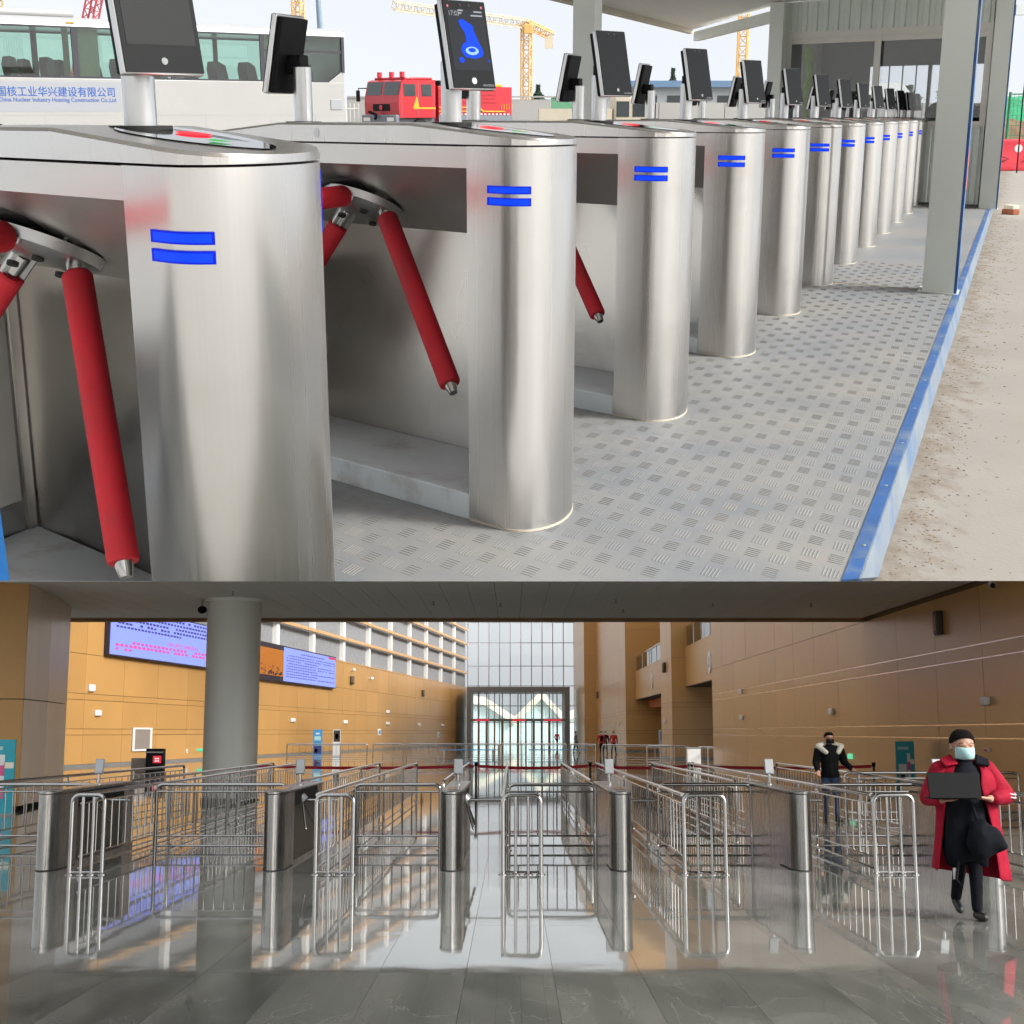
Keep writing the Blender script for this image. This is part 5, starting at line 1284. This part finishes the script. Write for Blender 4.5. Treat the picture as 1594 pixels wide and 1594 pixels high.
MB().box((0, 0, -1.2), (8, 4, 2.0)).build('wall', 'shed_wall', sh2); MB().rings([[(0, -.3, 2.0), (0, 4.3, 2.0), (0, 2, 2.7)], [(8, -.3, 2.0), (8, 4.3, 2.0), (8, 2, 2.7)]]).build('roof', 'hoarding', sh2)
tk = thing('cream_truck', 'cream truck partly hidden behind the canopy post', 'truck', (3.0, 43.0, -.1), F=DECK)
MB().box((0, 0, .45), (1.15, 1.8, 1.72)).build('cab', 'trim', tk, bevel=.08); MB().box((.08, -.01, 1.12), (.46, .0, 1.56)).build('window', 'vehicle_glass', tk); MB().box((.56, -.01, 1.12), (.92, .0, 1.56)).build('window', 'vehicle_glass', tk)
MB().box((-2.2, 0, .75), (-.04, 1.8, 1.35)).build('cargo_bed', 'trim', tk); MB().box((-2.2, .3, .5), (1.0, 1.5, .75)).build('chassis', 'black', tk); MB().box((1.16, -.05, 1.0), (1.24, .12, 1.5)).build('mirror', 'black', tk)
for s in (.45, -1.5): MB().cyl((s, -.02, .40), (s, .26, .40), .40, n=18).build('wheel', 'rubber', tk)
def far_tree(x, y, h, w, label, seed):
    t = thing('far_tree', label, 'tree', (x, y, -.3), F=DECK, group='dark trees beyond the site wall'); r = random.Random(seed)
    MB().tube([(0, 0, -.5), (.05, 0, h * .4), (0, .03, h * .92)], [.14, .09, .02], n=7).build('trunk', 'bark', t)
    mb = MB()
    for i in range(1500):
        z = r.random(); rad = w * (1 - abs(z - .38) / .72) * (.75 + .25 * math.sin(z * 19 + r.random())); an = r.uniform(0, 6.28); rr = rad * math.sqrt(r.random())
        c = Vector((rr * math.cos(an), rr * math.sin(an), h * (.18 + .82 * z))); s_ = r.uniform(.05, .11)
        a = Vector((r.gauss(0, 1), r.gauss(0, 1), r.gauss(0, .7))).normalized(); b = a.orthogonal().normalized()
        mb.add([c - a * s_, c + b * s_ * .6, c + a * s_, c - b * s_ * .6], [(0, 1, 2, 3)])
    tag(mb.build('crown', 'foliage', t, fix=False, smooth=False), kind='stuff')
far_tree(1.55, 86.5, 3.1, .75, 'small dark tree above the site wall near the crane mast', 1)
far_tree(9.0, 82, 3.9, .62, 'slim dark evergreen tree above the concrete wall', 2)
far_tree(14.2, 95, 2.7, .9, 'low dark tree left of the second crane mast', 3)
far_tree(25.0, 92, 3.2, 1.7, 'broad dark tree seen through the booth windows', 4)
far_tree(28.5, 95, 3.6, 1.9, 'second broad dark tree seen through the booth windows', 5)

# ================================================================== people
def capsule(mb, p0, r0, p1, r1, n=12):
    p0, p1 = Vector(p0), Vector(p1); d = p1 - p0; L = d.length
    d = d.normalized() if L > 1e-6 else Vector((0, 0, 1)); a = d.orthogonal().normalized(); b = d.cross(a); rs = []
    for t in (-88, -60, -30, 0): rs.append((p0 + d * r0 * math.sin(R(t)), r0 * math.cos(R(t))))
    for t in (0, 30, 60, 88): rs.append((p1 + d * r1 * math.sin(R(t)), r1 * math.cos(R(t))))
    mb.rings([[c + r * (math.cos(6.2832 * k / n) * a + math.sin(6.2832 * k / n) * b) for k in range(n)] for c, r in rs])
def grown(mb, voxel, smooth=4):           # one continuous skin over overlapping shapes
    me = bpy.data.meshes.new('grow'); me.from_pydata(mb.v, [], mb.f); fix_normals(me)
    o = bpy.data.objects.new('grow', me); col.objects.link(o)
    rm = o.modifiers.new('r', 'REMESH'); rm.mode = 'VOXEL'; rm.voxel_size = voxel
    sm = o.modifiers.new('s', 'SMOOTH'); sm.factor = .5; sm.iterations = smooth
    out = bpy.data.meshes.new_from_object(o.evaluated_get(bpy.context.evaluated_depsgraph_get()))
    bpy.data.objects.remove(o); bpy.data.meshes.remove(me)
    return out
def head_shapes(mb, c, s=1.0, tilt=0.0, turn=0.0, ears=True):
    m = Matrix.Rotation(turn, 3, 'Z') @ Matrix.Rotation(tilt, 3, 'X')
    P = lambda x, y, z: Vector(c) + m @ Vector((x * s, y * s, z * s))
    capsule(mb, P(0, .015, .035), .084 * s, P(0, -.01, .03), .080 * s)
    capsule(mb, P(0, -.02, -.01), .070 * s, P(0, -.035, -.075), .046 * s)
    capsule(mb, P(0, -.085, .01), .011 * s, P(0, -.103, -.025), .015 * s, 8)
    for sx in (-1, 1):
        capsule(mb, P(sx * .02, -.083, .028), .012 * s, P(sx * .045, -.076, .028), .011 * s, 8)
        capsule(mb, P(sx * .035, -.07, -.02), .028 * s, P(sx * .03, -.06, -.05), .025 * s, 8)
        if ears: capsule(mb, P(sx * .082, .01, .02), .014 * s, P(sx * .084, .006, -.025), .011 * s, 8)
    return P
def hand_shapes(mb, wrist, d, palm_n, s=1.0, curl=.5):
    d = Vector(d).normalized(); nn = Vector(palm_n); nn = (nn - d * nn.dot(d)).normalized(); side = d.cross(nn)
    w = Vector(wrist)
    for k in (-.028, -.009, .009, .028): capsule(mb, w + side * k * .7 * s, .016 * s, w + d * .085 * s + side * k * s, .0125 * s, 8)
    for i, k in enumerate((-.030, -.010, .010, .030)):
        ln = (.060, .075, .080, .068)[i] * s; b0 = w + d * .09 * s + side * k * s
        b1 = b0 + (d * math.cos(curl * .5) + nn * math.sin(curl * .5)) * ln * .5; b2 = b1 + (d * math.cos(curl * 1.6) + nn * math.sin(curl * 1.6)) * ln * .5
        capsule(mb, b0, .0095 * s, b1, .009 * s, 8); capsule(mb, b1, .009 * s, b2, .0075 * s, 8)
    t0 = w + d * .025 * s + side * .032 * s; t1 = t0 + (d * .6 + side * .8).normalized() * .045 * s; t2 = t1 + (d * .9 + nn * .4).normalized() * .032 * s
    capsule(mb, t0, .014 * s, t1, .011 * s, 8); capsule(mb, t1, .011 * s, t2, .009 * s, 8)
def skin_mesh(name, mb, voxel, rule, mats, parent, smooth=4):
    me = grown(mb, voxel, smooth); me.name = name; me.materials.clear()
    for m in mats: me.materials.append(M[m])
    for p in me.polygons: p.material_index = rule(p.center); p.use_smooth = True
    o = bpy.data.objects.new(name, me); col.objects.link(o); o.parent = parent; return o
def hair_cap(P, s, parent, zlow=.0, m='hair', fz=.05):
    mb = MB(); rs = []
    for i in range(9):
        t = i / 8 * math.pi * .57; ring = []
        for k in range(24):
            a = 2 * math.pi * k / 24; f = max(0, -math.sin(a)); tt = t * (1 - .38 * f)
            r = .0915 + .006 * noise.noise((math.cos(a) * 9, math.sin(a) * 9, t * 9))
            ring.append(P(r * .98 * math.sin(tt) * math.cos(a), .010 + r * 1.10 * math.sin(tt) * math.sin(a), .036 + min(r * math.cos(tt), .085 + .006 * noise.noise((a * 5, t * 9, 1)))))
        rs.append(ring)
    o = mb.rings(rs, cap=False).build('hair', m, parent)
    sl = o.modifiers.new('thick', 'SOLIDIFY'); sl.thickness = .008; sl.offset = 0
    return o

# ---- the man in the long red coat with a laptop
p1_ = thing('person', 'person in long open red coat and pale blue mask carrying an open laptop', 'person', (4.23, 13.36, 0))
mb = MB()
capsule(mb, (0, .02, .93), .15, (0, .0, 1.12), .145); capsule(mb, (0, 0, 1.12), .145, (0, 0, 1.32), .15); capsule(mb, (-.15, .01, 1.36), .075, (.15, .01, 1.36), .075)
capsule(mb, (0, .01, 1.38), .07, (0, 0, 1.48), .056)
PH = head_shapes(mb, (0, -.02, 1.568), 1.26, tilt=R(8), turn=R(4))
capsule(mb, (.09, .01, .90), .105, (.045, -.09, .50), .072); capsule(mb, (.045, -.09, .50), .066, (.04, -.10, .11), .050)
capsule(mb, (-.09, .02, .90), .105, (-.05, .05, .50), .072); capsule(mb, (-.05, .05, .50), .066, (-.045, .24, .17), .050)
capsule(mb, (-.20, .01, 1.36), .062, (-.31, -.02, 1.10), .05); capsule(mb, (-.31, -.02, 1.10), .047, (-.29, -.27, 1.085), .034)
capsule(mb, (.20, .01, 1.36), .062, (.33, -.04, 1.09), .05); capsule(mb, (.33, -.04, 1.09), .047, (.15, -.28, 1.10), .034)
hand_shapes(mb, (-.28, -.29, 1.085), (.55, -.25, .05), (0, 0, 1), 1.05, .35)
hand_shapes(mb, (.13, -.29, 1.10), (-.9, -.25, .1), (0, .1, 1), 1.05, .6)
def rule1(c):
    if c.z > 1.645 or (c.z > 1.575 and c.y > .005): return 2
    if c.z > 1.47: return 0
    if abs(c.z - 1.09) < .12 and c.y < -.262: return 0
    return 1
skin_mesh('body', mb, .0085, rule1, ['skin', 'trousers', 'hair'], p1_, 3)
hair_cap(PH, 1.26, p1_)
mk = MB(); rs = []
for i in range(7):
    v = i / 6; ring = []
    for k in range(15):
        a = R(-62 + 124 * k / 14); r_ = .103 + .018 * math.sin(v * math.pi) * math.cos(a) ** 2
        ring.append(PH(r_ * .80 * math.sin(a), -r_ * 1.07 * math.cos(a) - .004 + .018 * (1 - math.cos(a)), .005 - .085 * v - .006 * math.cos(a * 1.2) * (v - .5)))
    rs.append(ring)
mo = mk.rings(rs, cap=False, close=False).build('face_mask', 'mask', p1_, fix=False); sl = mo.modifiers.new('thick', 'SOLIDIFY'); sl.thickness = .004; sl.offset = 1
for sx in (-1, 1):
    MB().ball(tuple(PH(sx * .032, -.076, .012)), (.013, .008, .007), n=10, m=6).build('eye', 'gap', p1_)
    MB().tube([PH(sx * .014, -.087, .034), PH(sx * .034, -.086, .040), PH(sx * .056, -.074, .034)], [.003, .0045, .003], n=6).build('eyebrow', 'hair', p1_)
    MB().tube([PH(sx * .072, -.045, -.02), PH(sx * .088, .0, .0), PH(sx * .086, .018, .01)], .002, n=5).build('mask_loop', 'white', p1_)
# coat: an open shell from shoulders to below the knee
def coat_ring(z, hx, hy, gap, yo=0.0, n=34, amp=.014, sh=0.0):
    out = []
    for k in range(n + 1):
        a = R(-90 - 14 * (z < 1.3) + gap) + (R(360 - 2 * gap)) * k / n
        f = 1 + amp * math.sin(a * 7 + z * 5) + amp * noise.noise((math.cos(a) * 3, math.sin(a) * 3, z * 4)) * 1.5
        out.append((sh + hx * f * math.cos(a), yo + hy * f * math.sin(a), z - .05 * max(0, math.cos(a)) * (1.0 if z < .6 else 0) + .03 * max(0, -math.cos(a)) * (2.0 if z < .6 else 0)))
    return out
lv = [(1.455, .105, .085, 40, .02, 0), (1.43, .16, .105, 34, .02, .004), (1.385, .235, .13, 28, .02, .006), (1.33, .285, .165, 24, .01, .010), (1.22, .305, .185, 28, .01, .014), (1.08, .295, .19, 38, .01, .02), (.95, .29, .19, 46, .02, .02), (.80, .305, .20, 50, .02, .025), (.62, .33, .215, 50, .03, .03), (.47, .355, .225, 48, .03, .035), (.385, .365, .23, 46, .03, .04)]
co = MB().rings([coat_ring(z, hx, hy, g, yo, amp=am, sh=.02 + .02 * (1.4 - z)) for z, hx, hy, g, yo, am in lv], cap=False, close=False).build('coat', 'coat_red', p1_, fix=False, ang=60)
sl = co.modifiers.new('thick', 'SOLIDIFY'); sl.thickness = .022; sl.offset = 1; sb_ = co.modifiers.new('soft', 'SUBSURF'); sb_.levels = 1; sb_.render_levels = 1
mb = MB(); capsule(mb, (-.215, .01, 1.355), .088, (-.335, -.01, 1.10), .082); capsule(mb, (-.335, -.01, 1.10), .080, (-.295, -.235, 1.085), .058)
mb2 = MB(); capsule(mb2, (.225, .01, 1.355), .092, (.375, -.02, 1.12), .092); capsule(mb2, (.375, -.02, 1.12), .090, (.20, -.245, 1.10), .060)
for q_ in (mb, mb2):
    q_.map(lambda x, y, z: (x + .012 * noise.noise((x * 14, y * 14, z * 14)), y + .012 * noise.noise((x * 14 + 5, y * 14, z * 14)), z + .010 * noise.noise((x * 14, y * 14 + 9, z * 14))))
    me = grown(q_, .012, 3); me.materials.clear(); me.materials.append(M['coat_red'])
    for p in me.polygons: p.use_smooth = True
    o = bpy.data.objects.new('sleeve', me); col.objects.link(o); o.parent = co
for k, zz in enumerate((1.135, 1.105)):
    c = Vector((.372, -.022, zz)); MB().tube([c + Vector((.100 * math.cos(a * .2618), .100 * math.sin(a * .2618), .01 * math.sin(a * .5))) for a in range(25)], .008, n=6).build('reflective_band', 'silver', co)
for sx, xo in ((-1, -.02), (1, .03)):
    MB().hexa([(xo + sx * .05, -.105, 1.40), (xo + sx * .17, -.11, 1.375), (xo + sx * .19, -.02, 1.43), (xo + sx * .09, .0, 1.49), (xo + sx * .055, -.125, 1.42), (xo + sx * .19, -.135, 1.40), (xo + sx * .21, -.03, 1.455), (xo + sx * .10, -.02, 1.505)]).build('collar', 'coat_red' if sx < 0 else 'trousers', co, bevel=.012)
for (x, y, rz) in ((.045, -.16, .15), (-.045, .17, -.1)):
    sm_ = MB(); capsule(sm_, (x, y + .08, .045), .042, (x + math.sin(rz) * .1, y - .06, .038), .04); sm_.map(lambda a, b, c: (a, b, max(.0, c)))
    if y > 0: sm_.map(lambda a, b, c: (a, b, c + .035 + (b - .1) * .35))
    sm_.build('shoe', 'shoe', p1_)
lp = thing('laptop', 'open black laptop held by the person in the red coat', 'laptop', (4.23 - .25, 13.36 - .42, 1.115))
MB().bbox((0, .0, -.002), (.40, .27, .016)).build('keyboard_base', 'black', lp, bevel=.004)
lm = Matrix.Rotation(R(-14), 3, 'X'); MB().bbox((-.02, -.165, .115), (.47, .012, .235), lm).build('lid', 'black', lp, bevel=.006); MB().cyl((-.18, -.136, .006), (.18, -.136, .006), .008, n=8).build('hinge', 'gap', lp)
inn = MB().rings([[(-.01 + hx * (1 + .05 * math.sin(5 * u_ + z * 9)) * math.cos(u_), -.03 + hy * (1 + .05 * math.sin(4 * u_ + z * 7)) * math.sin(u_), z + .03 * math.sin(u_ * 3)) for u_ in [6.2832 * k / 30 for k in range(30)]] for z, hx, hy in ((1.42, .10, .09), (1.34, .17, .13), (1.15, .19, .155), (.95, .195, .16), (.78, .215, .17), (.62, .21, .165), (.50, .185, .15))], cap=False).build('long_black_jacket', 'trousers', p1_)
inn.modifiers.new('thick', 'SOLIDIFY').thickness = .012
bg_ = thing('shoulder_bag', 'bulky black shoulder bag hanging in front of the red coat', 'bag', (4.33, 13.10, .74))
mb = MB(); mb.ball((0, 0, 0), (.19, .10, .17), n=28, m=16)
mb.map(lambda x, y, z: (x * (1 - .9 * z) + .05 * noise.noise((x * 7, y * 7, z * 7)) - .10 * z, y + .03 * noise.noise((x * 9 + 2, y * 9, z * 9)), z * (1 - .5 * x) + .05 * noise.noise((x * 6, y * 6 + 4, z * 6))))
mb.build('bag_body', 'trousers', bg_); MB().tube([(-.06, .02, .14), (-.13, .05, .42), (-.18, .14, .62), (-.16, .28, .70)], .016, n=8).build('strap', 'trousers', bg_)
tp = thing('carry_strap', 'dark strap loop hanging below the red coat hem', 'strap', (4.10, 13.2, .32))
MB().tube([(0, 0, .22), (-.03, -.02, .05), (.02, -.02, -.02), (.06, 0, .18)], .012, n=8).build('loop', 'black', tp); MB().box((-.05, .0, .05), (-.02, .02, .15)).build('buckle', 'silver', tp)

def simple_person(loc, rz, label, top, legs, voxel, skin='skin', arms=None, hair='hair', extra=None, scale=1.0, stride=.12, group=None, bulk=1.0):
    t = thing('person', label, 'person', loc, rz, group=group); t.scale = (scale,) * 3; mb = MB()
    capsule(mb, (0, 0, .93), .135 * bulk, (0, 0, 1.15), .14 * bulk); capsule(mb, (0, 0, 1.15), .145 * bulk, (0, 0, 1.28), .15 * bulk); capsule(mb, (-.15, 0, 1.37), .075 * bulk, (.15, 0, 1.37), .075 * bulk);
    capsule(mb, (0, 0, 1.38), .065, (0, -.005, 1.49), .052)
    P = head_shapes(mb, (0, -.01, 1.575), 1.05)
    for sx, st in ((-1, stride), (1, -stride)):
        capsule(mb, (sx * .085, 0, .90), .105, (sx * .08, st * .5 - .02, .5), .07); capsule(mb, (sx * .08, st * .5 - .02, .5), .065, (sx * .08, st, .10), .045); capsule(mb, (sx * .08, st + .03, .045), .045, (sx * .09, st - .14, .04), .04)
    arms = arms or [((-.22, 0, 1.36), (-.29, .02, 1.09), (-.27, -.08, .86)), ((.22, 0, 1.36), (.29, .02, 1.09), (.27, -.08, .86))]
    hz = []
    for s_, e, w in arms:
        capsule(mb, s_, .075 * bulk, e, .062 * bulk); capsule(mb, e, .058 * bulk, w, .045); hand_shapes(mb, w, Vector(w) - Vector(e), (0, -1, 0.1), 1.0, .5); hz.append(Vector(w))
    def rule(c):
        if c.z > 1.642 or (c.z > 1.58 and c.y > .01): return 4
        if c.z > 1.475: return 0
        if any((c - w).length < .17 and (c - w).dot(w - Vector(a[1])) > 0 for a, w in zip(arms, hz)): return 0
        if c.z < .09: return 3
        return 1 if c.z > .84 else 2
    skin_mesh('body', mb, voxel, rule, [skin, top, legs, 'shoe', hair], t)
    hair_cap(P, 1.05, t, m=hair)
    return t, P
t, P = simple_person((6.12, 27.4, 0), R(6), 'person in dark jacket with cream hood lining and black mask behind the railings', 'cloth_black', 'jeans', .011,
                     arms=[((-.21, 0, 1.36), (-.27, .0, 1.12), (-.30, -.20, .95)), ((.21, 0, 1.36), (.29, .02, 1.14), (.40, -.16, .99))], bulk=1.22)
hd = MB()
for sx in (-1, 1): capsule(hd, (sx * .06, .06, 1.47), .065, (sx * .23, -.02, 1.43), .062); capsule(hd, (sx * .22, -.03, 1.43), .058, (sx * .12, -.17, 1.32), .045)
capsule(hd, (-.1, .12, 1.45), .06, (.1, .12, 1.45), .06)
me = grown(hd, .012, 3); me.materials.clear(); me.materials.append(M['fur'])
for p in me.polygons: p.use_smooth = True
o = bpy.data.objects.new('hood', me); col.objects.link(o); o.parent = t
mk = MB(); mk.rings([[P(.083 * math.sin(R(-60 + 10 * k)), -.098 * math.cos(R(-60 + 10 * k)) - .006, z) for k in range(13)] for z in (-.0, -.03, -.06, -.085)], cap=False, close=False); mk.build('face_mask', 'cloth_black', t, fix=False).modifiers.new('thick', 'SOLIDIFY').thickness = .006
MB().tube([P(-.07, -.07, .018), P(-.03, -.095, .016), P(.03, -.095, .016), P(.07, -.07, .018)], .006, n=6).build('glasses', 'black', t)
for i, (x, y, top, lb, rz) in enumerate(((7.0, 111, 'coat_red2', 'distant person in red jacket with dark backpack straps', 0), (7.42, 113, 'cloth_black', 'distant person in black between the two red jackets', .3), (7.95, 111, 'coat_red2', 'distant person in red jacket walking on the right of the group', .4),
                                      (5.3, 118, 'coat_grey', 'distant person in grey coat walking by the window end', 1.2), (5.4, 170, 'coat_red2', 'distant person in red beside the entrance portal', 2.6))):
    tt, PP = simple_person((x, y, 0), rz, lb, top, 'trousers', .022, scale=1.04, stride=.2, group='distant people at the end of the hall')
    if i == 0: MB().box((-.10, -.19, 1.0), (.10, -.14, 1.38)).build('vest', 'cloth_black', tt)
    MB().rings([[PP(.083 * math.sin(R(-60 + 15 * k)), -.098 * math.cos(R(-60 + 15 * k)) - .01, z) for k in range(9)] for z in (.0, -.08)], cap=False, close=False).build('face_mask', 'poster_white', tt, fix=False)
